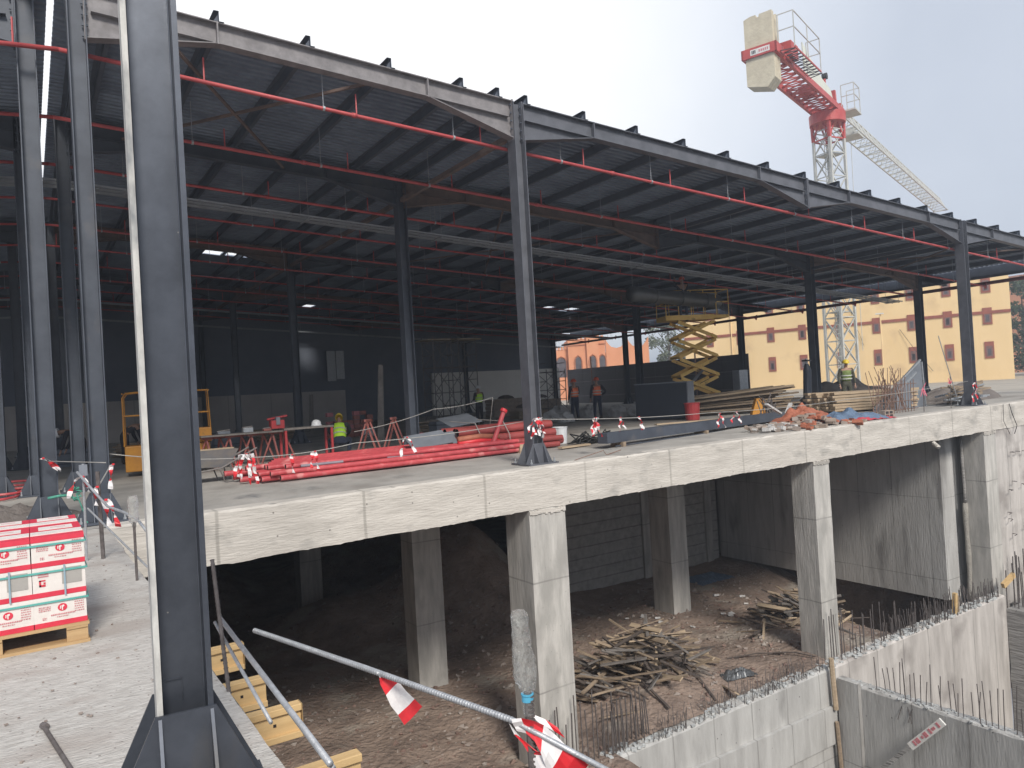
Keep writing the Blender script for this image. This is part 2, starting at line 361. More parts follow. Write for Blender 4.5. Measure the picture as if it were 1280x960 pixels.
# dirt floor of the pit under the slab
def hdirt(x, y):
    z = -5.72-.03*max(0, y-13)
    z += .16*nz(x*.35, y*.35)+.07*nz(x*1.1, y*1.1, 3)+.035*nz(x*3.1, y*3.1, 5)
    z += 2.3*math.exp(-((x-13.5)**2/16+(y-33)**2/10))+1.7*math.exp(-((x-8.5)**2/7+(y-24.5)**2/6))*.6
    z += 3.0*math.exp(-((x-12.6)**2/5+(y-23.6)**2/6))+1.6*math.exp(-((x-5.6)**2/3+(y-33)**2/8))
    z += .5*math.exp(-((x-3)**2/12+(y-20)**2/8))
    z += .55*math.exp(-((x-12.2)**2/5+(y-14)**2/3))*.5
    z -= 3.4*math.exp(-((x-24.0)**2/5.0+(y-14.6)**2/11))
    z += .30*math.exp(-((x-18.7)**2/3+(y-14.3)**2/2))
    if x < 9.5 and y < 11: z += .25*math.exp(-((x-6.8)**2/3+(y-9)**2/4))
    return z
def dirt():
    b = B(); st = .17
    def patch(x0, x1, y0, y1):
        nx = int((x1-x0)/st); ny = int((y1-y0)/st)
        vs = [(x0+(x1-x0)*i/nx, y0+(y1-y0)*j/ny, hdirt(x0+(x1-x0)*i/nx, y0+(y1-y0)*j/ny)) for j in range(ny+1) for i in range(nx+1)]
        b.add(vs, [(j*(nx+1)+i, j*(nx+1)+i+1, (j+1)*(nx+1)+i+1, (j+1)*(nx+1)+i) for j in range(ny) for i in range(nx)], 'dirt')
    patch(-1, 9.5, 4.5, 12.05); patch(-1, 25.3, 11.86, 30.2)
    st = .6; patch(-14, -.9, 4.5, 30.2); patch(-14, 36, 29.9, 46)
    tag(b.build('dirt_floor', smooth=True), kind='structure')
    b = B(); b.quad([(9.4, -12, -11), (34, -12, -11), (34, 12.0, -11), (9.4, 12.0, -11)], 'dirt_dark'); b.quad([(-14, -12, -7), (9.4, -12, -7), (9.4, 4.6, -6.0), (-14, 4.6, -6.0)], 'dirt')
    tag(b.build('pit_floor'), kind='structure')
    # loose stones
    for nm, m, cnt, seed in (('rubble', 'stone', 4600, 1), ('red_gravel', 'stone_red', 4200, 2)):
        r = random.Random(seed); b = B()
        for i in range(cnt):
            u = r.random()
            if u < .45: x = r.uniform(9, 24); y = r.uniform(12.1, 21)
            elif u < .75: x = r.uniform(2, 9.3); y = r.uniform(7, 20)
            elif u < .85: x = r.uniform(9.5, 15.5); y = r.uniform(20, 26)
            else: x = r.uniform(2, 20); y = r.uniform(18, 29)
            if nz(x*.5, y*.5, seed*3)+.55*r.random() < .12: continue
            s = .02+.055*r.random()**3+(.06*r.random() if r.random() < .03 else 0)
            z = hdirt(x, y)+s*.3
            vs = [(x+s*(a+.5*r.uniform(-1, 1)), y+s*(c+.5*r.uniform(-1, 1)), z+s*(.7*d+.4*r.uniform(-1, 1))) for a, c, d in ((1, 0, 0), (-1, 0, 0), (0, 1, 0), (0, -1, 0), (0, 0, 1), (0, 0, -1))]
            b.add(vs, [(0, 2, 4), (2, 1, 4), (1, 3, 4), (3, 0, 4), (2, 0, 5), (1, 2, 5), (3, 1, 5), (0, 3, 5)], m)
        tag(b.build(nm), nm.replace('_', ' ')+' strewn over the dirt floor of the pit', 'gravel', kind='stuff')
dirt()

# pillars ------------------------------------------------------------
def rough_box(b, x0, x1, y0, y1, z0, z1, m, amp=.008, st=.35):
    nzv = max(2, int((z1-z0)/st)); vs = []
    per = [(x0, y0), ((x0+x1)/2, y0), (x1, y0), (x1, (y0+y1)/2), (x1, y1), ((x0+x1)/2, y1), (x0, y1), (x0, (y0+y1)/2)]
    for k in range(nzv+1):
        z = z0+(z1-z0)*k/nzv
        for x, y in per: vs.append((x+amp*nz(x*3, y*3, z*2), y+amp*nz(x*3+9, y*3, z*2), z))
    n = 8
    b.add(vs, [(k*n+i, k*n+(i+1) % n, (k+1)*n+(i+1) % n, (k+1)*n+i) for k in range(nzv) for i in range(n)]+[tuple(range(n-1, -1, -1)), tuple(range(nzv*n, nzv*n+n))], m)
def pillar(x0, x1, y0, y1, zb, label, zt=None):
    b = B(); rough_box(b, x0, x1, y0, y1, zb, (zs(x0)-.78 if y0 < 13 else zs(x0)-.31) if zt is None else zt, 'pillar_concrete')
    if y0 < 13: 
        for i in range(14):
            x = x0+.03+(x1-x0-.06)*i/13; b.box((x, y0-.012, zs(x0)-.84-.03*rng.random()), (.06, .03, .06+.05*rng.random()), 'fascia_concrete')
    return tag(b.build('concrete_pillar'), label, 'pillar')
pillar(7.98, 8.83, 12.075, 12.95, -6.4, 'thick square concrete pillar at the front edge with a bunch of starter bars at its foot')
pillar(16.68, 17.33, 12.075, 12.75, -6.4, 'slim bright concrete pillar at the front edge where the two pit walls meet')
pillar(25.3, 26.05, 12.075, 12.75, -6.6, 'front concrete pillar farthest to the right, beside the wall with the drain pipe')
pillar(8.03, 8.83, 17.6, 18.3, -7, 'stained concrete pillar standing in the dark under the slab behind the hanging red and white tape')
pillar(8.1, 8.9, 27.6, 28.3, -7, 'patchy concrete pillar deep in the shade under the slab, left of the others')
pillar(17.1, 17.85, 17.8, 18.7, -7, 'thin concrete pillar on the gravel in front of the stone wall under the slab')
pillar(2.6, 3.3, 27.6, 28.3, -7, 'faint concrete pillar almost lost in the darkness under the left of the slab')
# stone back wall with pilasters, dark side wall, hanging panel wall
t_ = thing('stone_wall', 'coursed stone basement wall with pale pilasters at the back of the lit bay', 'wall', (18, 22.4, -6))
b = B(); rough_box(b, -3.0, 6.3, 0, .5, -1.5, 5.9, 'stone_wall', .02, .25); b.build('wall', t_)
for x in (-2.3, 2.2, 5.7):
    b = B(); b.b2((x-.18, -.1, -1), (x+.18, -.003, 5.6), 'pillar_concrete'); b.build('pilaster', t_)
b = B(); b.b2((24.3, 12.95, -5.85), (25.05, 22.3, -.32), 'wall_concrete'); tag(b.build('concrete_wall'), 'tall panelled concrete wall hanging over a black void beside the last bay', 'wall')
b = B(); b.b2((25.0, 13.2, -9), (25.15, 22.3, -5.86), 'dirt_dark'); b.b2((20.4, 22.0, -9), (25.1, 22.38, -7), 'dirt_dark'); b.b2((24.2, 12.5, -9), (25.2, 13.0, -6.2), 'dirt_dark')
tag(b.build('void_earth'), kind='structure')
b = B(); pts = [(25.22, 12.72+.01*math.sin(i), -.75-.35*i) for i in range(16)]
b.tube(pts[:7], .045, 'rough_wall_concrete', 8); b.tube(pts[6:], [.075+.012*math.sin(i*1.7) for i in range(10)], 'mortar', 8)
tag(b.build('drain_pipe', smooth=True), 'mortar caked drain pipe running down the slot beside the right pillar', 'pipe')
b = B(); rough_box(b, 26.06, 36, 12.09, 12.6, -8.0, -.50, 'pale_wall_concrete', .03)
o = tag(b.build('concrete_wall'), 'pale concrete wall with bent tie bars sticking out, at the right edge below the slab', 'wall')
for i in range(12):
    x = rng.uniform(26.3, 28.2); z = rng.uniform(-4, -1)
    b = B(); b.tube([(x, 12.08, z), (x-.05, 11.93, z), (x-.28, 11.9, z+rng.uniform(-.05, .05))], .012, 'rebar', 5); b.build('rebar', o)
# pit retaining walls -------------------------------------------------
def crest_z(x): return -5.74+.01*(x-9)
def pit_wall(x0, x1, yf, m, label, zbot=-11):
    b = B(); st = .12; n = int((x1-x0)/st); vs = []
    rows = [(.36, .02), (.30, .0), (.05, .0), (0, -.05), (0, -.6), (0, -1.6), (0, -3.2), (0, zbot+5.74)]
    for i in range(n+1):
        x = x0+(x1-x0)*i/n
        for k, (dy, dz) in enumerate(rows):
            vs.append((x, yf+dy+(.015*nz(x*2, dz*2) if k > 2 else .03*nz(x*4, k)), crest_z(x)+dz+(.05*nz(x*3.5, k*2)+.03*nz(x*11, k) if k < 3 else 0)))
    mm = len(rows)
    b.add(vs, [(i*mm+k, (i+1)*mm+k, (i+1)*mm+k+1, i*mm+k+1) for i in range(n) for k in range(mm-1)], m)
    for i in range(n*3):
        x = rng.uniform(x0, x1); s = rng.uniform(.02, .06); b.box((x, yf+rng.uniform(.0, .34), crest_z(x)+s*.3), (s*2, s*1.6, s), 'laitance', Matrix.Rotation(rng.uniform(0, 3), 3, 'Z'))
    return tag(b.build('retaining_wall'), label, 'wall')
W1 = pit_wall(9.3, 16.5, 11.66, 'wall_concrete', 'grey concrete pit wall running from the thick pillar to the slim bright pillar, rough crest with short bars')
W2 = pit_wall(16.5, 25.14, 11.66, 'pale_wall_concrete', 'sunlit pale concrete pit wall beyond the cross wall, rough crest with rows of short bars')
b = B(); b.b2((9.3, 11.56, -7.45), (16.45, 11.65, -6.55), 'wall_concrete'); b.b2((9.3, -6, -11), (9.0, 11.66, -5.9), 'wall_concrete'); b.build('lip', W1)
# cross wall towards the camera
def cross():
    b = B(); n = 60; vs = []
    for i in range(n+1):
        y = 11.64-i*12/n
        for k, (dx, dz) in enumerate([(.32, -5), (.32, .0), (.03, .0), (0, -.04), (0, -5.2)]):
            vs.append((16.42+dx+(.01*nz(y*3, k)), y, -5.95-.0*i+dz+(.03*nz(y*5, k) if 0 < k < 4 else 0)))
    b.add(vs, [(i*5+k, (i+1)*5+k, (i+1)*5+k+1, i*5+k+1) for i in range(n) for k in range(4)], 'wall_concrete')
    for i in range(220):
        y = rng.uniform(0, 11.5); s = rng.uniform(.015, .04); b.box((16.42+rng.uniform(0, .3), y, -5.94), (s*2, s*2, s), 'laitance', Matrix.Rotation(rng.uniform(0, 3), 3, 'Z'))
    b.b2((16.30, 10.95, -11), (16.418, 11.5, -5.86), 'wall_concrete')
    return tag(b.build('retaining_wall'), 'dark grey concrete cross wall with a white crest running from the slim pillar towards the lower right corner', 'wall')
W3 = cross()
b = B(); rough_box(b, 25.12, 26.2, 2, 11.64, -11, -6.0, 'rough_wall_concrete', .03)
W4 = tag(b.build('retaining_wall'), 'rough horizontally ribbed concrete wall face at the far right edge of the pit', 'wall')
b = B(); b.b2((26.3, 2, -7.2), (33, 12.0, -6.1), 'rough_wall_concrete'); tag(b.build('pit_ledge'), kind='structure')
def bars(parent, pts, r=.010, m='rebar', name='rebar'):
    for (p, h, lx, ly) in pts:
        b = B(); b.tube([(0, 0, -.1), (lx*.4, ly*.4, h*.5), (lx, ly, h)], r, m, 5); b.build(name, parent, loc=p)
def pile(parent, pts, r=.008, m='rebar'):
    b = B()
    for (p, h, lx, ly) in pts: b.tube([(p[0], p[1], p[2]-.1), (p[0]+lx, p[1]+ly, p[2]+h)], r, m, 4)
    o = b.build('small_rebars', parent); tag(o, kind='stuff'); return o
r = random.Random(5)
# tall bunch by pillar one
bars(W1, [((9.35+.0+i*.055+r.uniform(-.02, .02), 11.75+r.uniform(0, .3), -5.8), r.uniform(.75, 1.15), r.uniform(-.06, .03), r.uniform(-.03, .03)) for i in range(22)], .014)
bars(W1, [((8.0+i*.13, 11.85+.05*r.random(), -5.85), r.uniform(.9, 1.5), r.uniform(-.05, .03), 0) for i in range(14)], .014)
pile(W1, [((r.uniform(10.3, 16.4), 11.7+r.choice((0, .28)), -5.7), r.uniform(.12, .45), r.uniform(-.08, .08), r.uniform(-.08, .08)) for i in range(150)])
bars(W2, [((16.55+i*.13, 11.75+r.uniform(0, .3), -5.75), r.uniform(1.1, 2.0) if i < 6 else r.uniform(.5, 1.3), r.uniform(-.06, .03), r.uniform(-.03, .03)) for i in range(26)], .013)
pile(W2, [((r.uniform(19.4, 25), 11.7+r.choice((0, .28)), -5.65), r.uniform(.2, .75), r.uniform(-.1, .06), r.uniform(-.08, .08)) for i in range(190)], .009)
bars(W3, [((16.52+r.choice((0, .17)), 10.6-i*.115, -6.0), r.uniform(.55, 1.05) if i < 60 else r.uniform(.3, .6), r.uniform(-.05, .05), r.uniform(-.05, .05)) for i in range(66)], .010)
bars(W3, [((16.43, 9.7+.12*i, -5.95), -.45, -.06, .1*(-1)**i) for i in range(3)], .008)
bars(W4, [((25.2+.12*i+r.uniform(-.03, .03), 11.62+r.uniform(-.3, .2), -6.1), r.uniform(1.1, 1.8), 0, r.uniform(-.04, .04)) for i in range(12)], .018)
pile(W4, [((r.uniform(25.2, 28), r.uniform(9.5, 11.6), -6.05), r.uniform(-.1, .2), r.uniform(-.5, .5), r.uniform(-.4, .4)) for i in range(70)])

# ================================================================== STEEL HALL
hall = thing('steel_hall', 'unfinished open steel framed hall with dark corrugated roof over the raised floor', 'building', (0, 0, 0))
def hcol(b, x, y, z0, z1, d=.25, f=.30, tf=.016, tw=.012, m='steel_hall'):
    b.b2((x-d/2, y-f/2, z0), (x-d/2+tf, y+f/2, z1), m); b.b2((x+d/2-tf, y-f/2, z0), (x+d/2, y+f/2, z1), m)
    b.b2((x-d/2+tf, y-tw/2, z0), (x+d/2-tf, y+tw/2, z1), m)
def basep(x, y, z, d, f, parent, m='steel_hall', hgt=.42, w=.62):
    b = B(); b.b2((x-w/2, y-w/2, z), (x+w/2, y+w/2, z+.03), m)
    for yy in (y-f/2-.006, y+f/2+.006): b.prism([(x-w/2+.03, z+.031), (x+w/2-.03, z+.031), (x+d/2+.01, z+hgt), (x-d/2-.01, z+hgt)], 1, yy-.007, yy+.007, m)
    for xx in (x-d/2+.012, x+d/2-.012):
        for sg in (-1, 1): b.prism([(y+sg*(f/2+.014), z+.032), (y+sg*(w/2-.02), z+.032), (y+sg*(f/2+.014), z+hgt-.01)], 0, xx-.006, xx+.006, m)
    for sx in (-1, 1):
        for sy in (-1, 1):
            b.tube([(x+sx*(w/2-.07), y+sy*(w/2-.06), z+.03), (x+sx*(w/2-.07), y+sy*(w/2-.06), z+.12)], .014, 'galvanised', 8)
            b.tube([(x+sx*(w/2-.07), y+sy*(w/2-.06), z+.031), (x+sx*(w/2-.07), y+sy*(w/2-.06), z+.06)], .026, 'galvanised', 6)
    return b.build('base_plate', parent)
XC = [.85, 8.62, 17.95, 26.0, 33.7]
YR = [12.72, 18.45, 28.5, 38.2, 46.4]
def column(x, y, m='steel_hall'):
    b = B(); hcol(b, x, y, zs(x)+.03, zr(x)-.02, m=m)
    o = b.build('column', hall); basep(x, y, zs(x)+.004, .25, .30, o, m, w=.7); return o
for y in YR:
    for x in XC:
        if x == 17.95: continue
        c = column(x, y, 'steel_slate' if y < 13 and x > 5 else 'steel_hall')
        if x > 33:
            for k in range(9):
                b = B(); b.b2((x+.127, y-.04, .9+.5*k), (x+.22, y+.04, .98+.5*k), 'purlin_steel'); b.build('girt_cleat', c)
for y, x in ((13.3, .21), (18.6, .1), (28.7, -.2), (38.4, -.2), (18.9, -.55), (28.9, -.75)): column(x, y)
for y in YR[1:]:
    for x in (-7.5,): column(x, y)
# rafters: tapered haunches at each column and mid support
def rafter(xa, xb, y, m, parent=hall, d=.35, f=.2, ha=.42, hb=.42):
    b = B(); zt = zr; tw = .012; tf = .016
    def seg(x1, x2, e1, e2):
        b.add([(x1, y-tw/2, zt(x1)), (x2, y-tw/2, zt(x2)), (x2, y-tw/2, zt(x2)-e2), (x1, y-tw/2, zt(x1)-e1)]+[(x1, y+tw/2, zt(x1)), (x2, y+tw/2, zt(x2)), (x2, y+tw/2, zt(x2)-e2), (x1, y+tw/2, zt(x1)-e1)],
              [(0, 1, 2, 3), (7, 6, 5, 4), (0, 4, 5, 1), (2, 6, 7, 3), (1, 5, 6, 2), (0, 3, 7, 4)], m)
        for off1, off2 in ((0, 0), (e1-tf, e2-tf)):
            b.bar((x1, y, zt(x1)-off1-tf/2), (x2, y, zt(x2)-off2-tf/2), f, tf, m)
    hl = 1.9
    seg(xa, xa+hl, d+ha, d); seg(xa+hl, xb-hl, d, d); seg(xb-hl, xb, d, d+hb)
    for x1, x2 in ((xa+.1, xa+hl), (xb-hl, xb-.1)): b.bar((x1, y, zt(x1)-d+tf/2), (x2, y, zt(x2)-d+tf/2), f, tf*.8, m)
    for x in (xa+hl, xb-hl): b.b2((x-.012, y-f/2-.004, zt(x)-d-.01), (x+.012, y+f/2+.004, zt(x)+.004), m)
    for x, h in ((xa+.012, ha), (xb-.012, hb)):
        b.b2((x-.014, y-f/2-.01, zt(x)-d-h-.03), (x+.014, y+f/2+.01, zt(x)+.02), m)
        for k in range(5):
            for s_ in (-1, 1):
                for sx in (-1, 1): b.box((x+sx*.028, y+s_*.06, zt(x)-.08-k*(d+h-.12)/4), (.03, .03, .03), 'purlin_steel')
    return b.build('rafter', parent)
for j, y in enumerate(YR):
    for i in range(4):
        xa, xb = XC[i]+.1, XC[i+1]-.1
        if XC[i] == 17.95: xa = 17.96
        if XC[i+1] == 17.95: xb = 17.94
        m = ('steel_grey' if i == 0 else 'steel_slate') if j == 0 else ('steel_primer' if (j + i) % 2 == 0 or j == 1 and i == 1 else 'steel_hall')
        rafter(xa, xb, y, m)
    rafter(33.8, 36.0, y, 'steel_slate' if j == 0 else 'steel_hall', ha=.25, hb=0)
    rafter(-9, .08, y+.58 if y < 13 else y+.15, 'steel_hall')
# purlins with protruding cleated ends above the front rafter
def purlin(x, ya=12.60, yb=46.9, m='purlin_steel'):
    b = B(); z = zr(x)+.002; h = .172
    b.b2((x-.003, ya, z), (x+.003, yb, z+h), m); b.b2((x-.08, ya, z+h-.004), (x+.003, yb, z+h), m); b.b2((x-.003, ya, z), (x+.08, yb, z+.004), m)
    for y in YR:
        b.prism([(x-.09, z), (x+.004, z), (x+.004, z+.15)], 1, y-.06, y-.05, m); b.prism([(x-.09, z), (x+.004, z), (x+.004, z+.15)], 1, y+.05, y+.06, m)
    return b.build('purlin', hall)
PX = [2.8762+1.5*n for n in range(-1, 22)]
for x in PX: purlin(x)
purlin(8.2); purlin(.95); purlin(.25)
for n in range(1, 6): purlin(.3-1.5*n)
# corrugated deck, ribs running down the slope, openings left for roof lights
def deck_strip(x0, x1, holes, name='roof_deck'):
    b = B(); pitch = .2; y0, y1 = 13.0, 47.0; n = int((y1-y0)/pitch); prof = [(0, 0), (.09, 0), (.112, .05), (.178, .05)]
    ys = [(y0+k*pitch+a, h) for k in range(n) for a, h in prof]+[(y1, 0)]
    cuts = sorted(set([x0, x1]+[c for h in holes for c in h[:2]]))
    for a, c in zip(cuts[:-1], cuts[1:]):
        vs = []
        for y, h in ys: vs += [(a, y, zr(a)+.176+h), (c, y, zr(c)+.176+h)]
        fs = []
        for i in range(len(ys)-1):
            ym = (ys[i][0]+ys[i+1][0])/2
            if any(h[0] <= a+1e-4 and c <= h[1]+1e-4 and h[2] < ym < h[3] for h in holes): continue
            fs.append((i*2, i*2+1, i*2+3, i*2+2))
        b.add(vs, fs, 'deck_steel')
    return b.build(name, hall)
deck_strip(.63, 35.72, [(5.9, 6.8, 30.6, 31.8), (6.95, 7.8, 30.6, 31.7), (18.3, 19.0, 30.7, 31.8), (19.2, 20.4, 30.6, 31.8), (27.5, 28.4, 36, 37.4), (26, 26.7, 36.2, 37.0), (13.5, 14.4, 43, 44.0)])
deck_strip(-9.0, .53, [])
# tie beams between the frames, cross rods, eave gutter
for x in (8.62, 17.95, 26.0, 33.7):
    for ya, yb in zip(YR[:-1], YR[1:]):
        b = B(); z = zr(x)-.62 if x != 17.95 else zr(x)-.3
        b.bar((x, ya+.15, z), (x, yb-.15, z), .11, .11, 'steel_primer' if x == 8.62 else 'steel_hall'); b.build('tie_beam', hall)
for (x1, y1_, x2, y2_) in ((2.0, 12.8, 5.5, 18.3), (5.5, 12.8, 2.0, 18.3), (27.5, 12.8, 31, 18.3), (31, 12.8, 27.5, 18.3), (18.4, 28.6, 24, 38), (12, 18.6, 17, 28.3), (17, 18.6, 12, 28.3), (27, 28.6, 33, 38)):
    b = B(); b.bar((x1, y1_, zr(x1)-.3), (x2, y2_, zr(x2)-.3), .05, .05, 'steel_primer'); b.build('brace', hall)
b = B(); b.prism([(36.0, zr(36)-.25), (36.3, zr(36)-.25), (36.34, zr(36)+.3), (36.0, zr(36)+.22)], 1, 12.4, 47.2, 'purlin_steel'); b.build('gutter', hall)
# back wall of the hall
b = B(); b.b2((-16, 46.6, 0), (17.2, 46.9, 2.3), 'back_grey'); b.build('block_wall', hall)
b = B(); b.prism([(-16, 2.28), (23.4, 2.28), (23.4, 3.0), (34.2, 3.0), (34.2, zr(34.2)+.17), (.62, zr(.62)+.17), (-16, zr(-16)+.17)], 1, 46.7, 46.85, 'back_dark'); b.build('cladding', hall)
b = B(); b.b2((23.4, 46.45, .2), (34.2, 46.7, 3.15), 'back_pale'); o = b.build('block_wall', hall); tag(o, 'pale rendered low wall')
b = B(); b.b2((17.1, 46.92, .1), (24.5, 47.0, 2.6), 'back_dark'); b.build('cladding', hall)
b = B(); b.b2((-16.2, 12.06, 0), (-16, 47, 7), 'back_dark'); b.build('cladding', hall)
# basement enclosure
b = B(); b.b2((-14.2, 4, -9), (-14, 46, -.3), 'wall_concrete'); b.b2((-14, 42, -9), (36, 42.3, -.3), 'wall_concrete')
b.b2((25.06, 13.05, -9), (25.4, 42, -.32), 'wall_concrete'); b.b2((25.405, 13.05, -9), (28, 13.3, -.36), 'wall_concrete'); b.b2((25.2, 12.3, -9), (36.5, 12.6, -6.0), 'wall_concrete')
tag(b.build('concrete_wall'), 'unlit concrete basement walls enclosing the dark space under the slab', 'wall')
b = B(); b.b2((9.2, -12.3, -11), (34, -12, 0), 'wall_concrete'); b.b2((33.8, -12, -11), (34.1, 12, 0), 'wall_concrete'); b.b2((-14.2, -12.3, -7), (9.2, -12, -.2), 'wall_concrete'); tag(b.build('concrete_wall'), 'concrete walls closing the excavation behind and to the right of the viewer', 'wall')

# ================================================================== FOREGROUND COLUMN
t_ = thing('steel_column', 'large black steel column close to the camera with a flared base plate and one flange smeared white', 'column', (.452, 3.15, 0), None, R_(-5))
b = B(); d, f, tf, tw = .192, .24, .02, .010
b.b2((-d/2+tf, -tw/2, .03), (d/2-tf, tw/2, 9), 'steel_dark'); b.b2((d/2-tf, -f/2, .03), (d/2, f/2, 9), 'steel_dark')
b.build('web_and_flange', t_)
b = B(); b.b2((-d/2, -f/2, .03), (-d/2+tf, f/2, 9), 'steel_white'); o = b.build('flange', t_); tag(o, 'flange smeared with white paint')
b = B()
for sx in (-1, 1):
    for sy in (-1, 1): b.tube([(sx*(d/2-tf), sy*(tw/2), .5), (sx*(d/2-tf), sy*tw/2, 9)], .006, 'steel_dark', 5, False)
b.b2((-.06, -tw/2-.008, .56), (.0, -tw/2, .563), 'steel_dark'); b.b2((-.003, -tw/2-.008, .48), (0, -tw/2, .563), 'steel_dark'); b.build('weld', t_)
b = B(); b.b2((-.31, -.33, .004), (.31, .33, .028), 'steel_dark'); b.build('base_plate', t_)
for yy in (-f/2-.006, f/2+.006):
    b = B(); b.prism([(-.30, .03), (.30, .03), (.30, .06), (d/2+.008, .475), (-d/2-.008, .475), (-.30, .06)], 1, yy-.006, yy+.006, 'steel_dark'); b.build('gusset', t_)
for xx in (-d/2+.008, d/2-.008):
    for sg in (-1, 1):
        b = B(); b.prism([(sg*(f/2+.013), .03), (sg*.31, .03), (sg*.31, .06), (sg*(f/2+.013), .465)], 0, xx-.006, xx+.006, 'steel_dark'); b.build('stiffener', t_)
for sx, sy in ((-.24, -.26), (-.0, -.26), (.24, -.26), (.24, 0), (.24, .26), (-.24, .26), (-.24, 0)):
    b = B(); b.tube([(sx, sy, .02), (sx, sy, .105)], .011, 'galvanised', 10); b.tube([(sx, sy, .028), (sx, sy, .052)], .021, 'galvanised', 6); b.build('anchor_bolt', t_)

# ================================================================== SPRINKLERS, TRAYS, DUCT
for k in range(11):
    y = 12.95+3.0*k; off = .9; xe = 34.4
    t_ = thing('sprinkler_pipe', '%s red sprinkler pipe counted from the front edge of the hall roof' % ORD[k], 'pipe', (0, 0, 0), 'red sprinkler pipes hanging in rows under the hall roof')
    b = B(); pts = [(x, y, zr(x)-off) for x in (.62, 6, 12, 18, 24, 30, xe-.1)]+[(xe, y, zr(xe)-off-.08)]
    rr = .036 if k < 3 else .032
    b.tube([(-9, y, zr(-9)-off), (-2, y, zr(-2)-off), (.62, y, zr(.62)-off)], rr, 'sprinkler_red', 7); b.tube(pts, rr, 'sprinkler_red', 7)
    for i in range(1, 6): x = 6.1*i-.9; b.tube([(x, y, zr(x)-off), (x+.09, y, zr(x+.09)-off)], rr*1.35, 'sprinkler_red', 7)
    b.build('pipe', t_, smooth=True)
    for i in range(-1, 13 if k < 5 else 12):
        x = 2.05+2.62*i+.35*(k % 2)+(.6 if k % 2 else 0)
        if x > 34: continue
        b = B(); b.tube([(x, y, zr(x)-off+rr), (x, y, zr(x)+.05-.12)], .007, 'tray_steel', 4); b.tube([(x-.02, y, zr(x)-off), (x+.02, y, zr(x)-off)], rr*1.4, 'galvanised', 7); b.build('hanger', t_)
        if i % 1 == 0:
            x += .62; b = B(); b.tube([(x, y, zr(x)-off), (x, y, zr(x)-off+.40)], .015, 'sprinkler_red', 5); b.build('sprinkler_stub', t_)
t_ = thing('sprinkler_main', 'long dark red sprinkler main running back along the open right side of the hall', 'pipe')
b = B(); b.tube([(34.5, y, 5.02-.004*(y-12)) for y in (12.2, 20, 30, 40, 46.3)], .075, 'sprinkler_main', 8)
for k in range(11): b.tube([(34.4, 12.95+3*k, zr(34.4)-.98), (34.45, 12.95+3*k, 5.05)], .036, 'sprinkler_red', 6)
b.build('pipe', t_, smooth=True)
def tray(y, off, wd, n, label, x1=34.0):
    t_ = thing('cable_tray', label, 'cable tray')
    b = B()
    for i in range(n):
        yy = y+wd*i/(n-1); b.bar((-6, yy, zr(-6)-off-.02*(i % 2)), (RIDGE, yy, zr(RIDGE)-off-.02*(i % 2)), .03, .045, 'tray_steel'); b.bar((RIDGE, yy, zr(RIDGE)-off-.02*(i % 2)), (x1, yy, zr(x1)-off-.02*(i % 2)), .03, .045, 'tray_steel')
    for i in range(60):
        x = 1+i*.55; b.b2((x, y, zr(x)-off-.02), (x+.04, y+wd, zr(x)-off), 'tray_steel')
    b.build('tray', t_)
    for i in range(9):
        x = 2.5+3.9*i; b = B()
        for yy in (y, y+wd): b.tube([(x, yy, zr(x)-off), (x, yy, zr(x)-.1)], .008, 'tray_steel', 4)
        b.bar((x, y-.05, zr(x)-off-.05), (x, y+wd+.05, zr(x)-off-.05), .04, .03, 'tray_steel'); b.build('hanger', t_)
tray(19.35, 1.12, .62, 5, 'wide grey cable tray of several bright rails hanging below the third sprinkler pipe')
tray(39.6, 1.0, .35, 3, 'thin cable tray catching the light deep in the back of the hall')
tray(45.6, 1.1, .3, 2, 'thin cable tray along the very back of the hall above the dark cladding')
t_ = thing('ventilation_duct', 'fat round sheet metal duct hanging under the roof above the scissor lift', 'duct', (0, 0, 0))
b = B(); b.tube([(19.5, 21.6, 5.02), (20.6, 21.6, 4.97), (20.62, 21.6, 4.97), (24.2, 21.6, 4.80)], [.30, .30, .29, .29], 'duct_steel', 18); b.build('duct_body', t_, smooth=True)
for x in (20.6, 22.0, 23.4): b = B(); b.tube([(x, 21.6, 4.97-.048*(x-20.6)), (x+.04, 21.6, 4.97-.048*(x-20.6))], .31, 'duct_steel', 18); b.build('flange_ring', t_)
for x in (19.6, 22.3): b = B(); b.tube([(x, 21.6, 5.2), (x, 21.6, 6.2)], .012, 'tray_steel', 4); b.build('hanger', t_)
t_ = thing('panel', 'pale sheet metal panel hanging high on the dark back wall', 'panel', (15.6, 46.3, 2.9))
b = B(); b.b2((.4, 0, 0), (.95, .06, 1.9), 'galvanised'); b.b2((.98, -.05, .1), (1.5, .02, 1.9), 'galvanised'); b.build('sheet', t_)

# ================================================================== RED PIPES
G1 = 'bright red pipes lying in the long pile near the front edge'
def pipe(x0, y0, z0, ln, r, m, label, group, skew=0., name='steel_pipe', tilt=0., cat='pipe', n=14):
    t_ = B(); t_.hollow((0, 0, 0), (ln, ln*skew, tilt*ln), r, .006 if r < .1 else .008, m, n)
    o = t_.build(name, smooth=False, loc=(x0, y0, z0)); return tag(o, label, cat, group)
r = random.Random(11)
k = 0
for row, cnt in ((0, 8), (1, 7), (2, 4)):
    for i in range(cnt):
        y = 15.15+i*.185+row*.09+r.uniform(-.02, .02); x = 3.9+r.uniform(-.3, .25)+(.25 if i == 0 else 0)-.05*i
        z = zs(7)+.062+row*.10
        pipe(x, y, z, 6.0 if not (row == 2) else 5.6, .055, 'red_pipe', 'bright red pipe, %s from the front in the %s layer of the long low pile' % (ORD[i], ['bottom', 'middle', 'top'][row]), G1, r.uniform(-.012, .012), tilt=.0093)
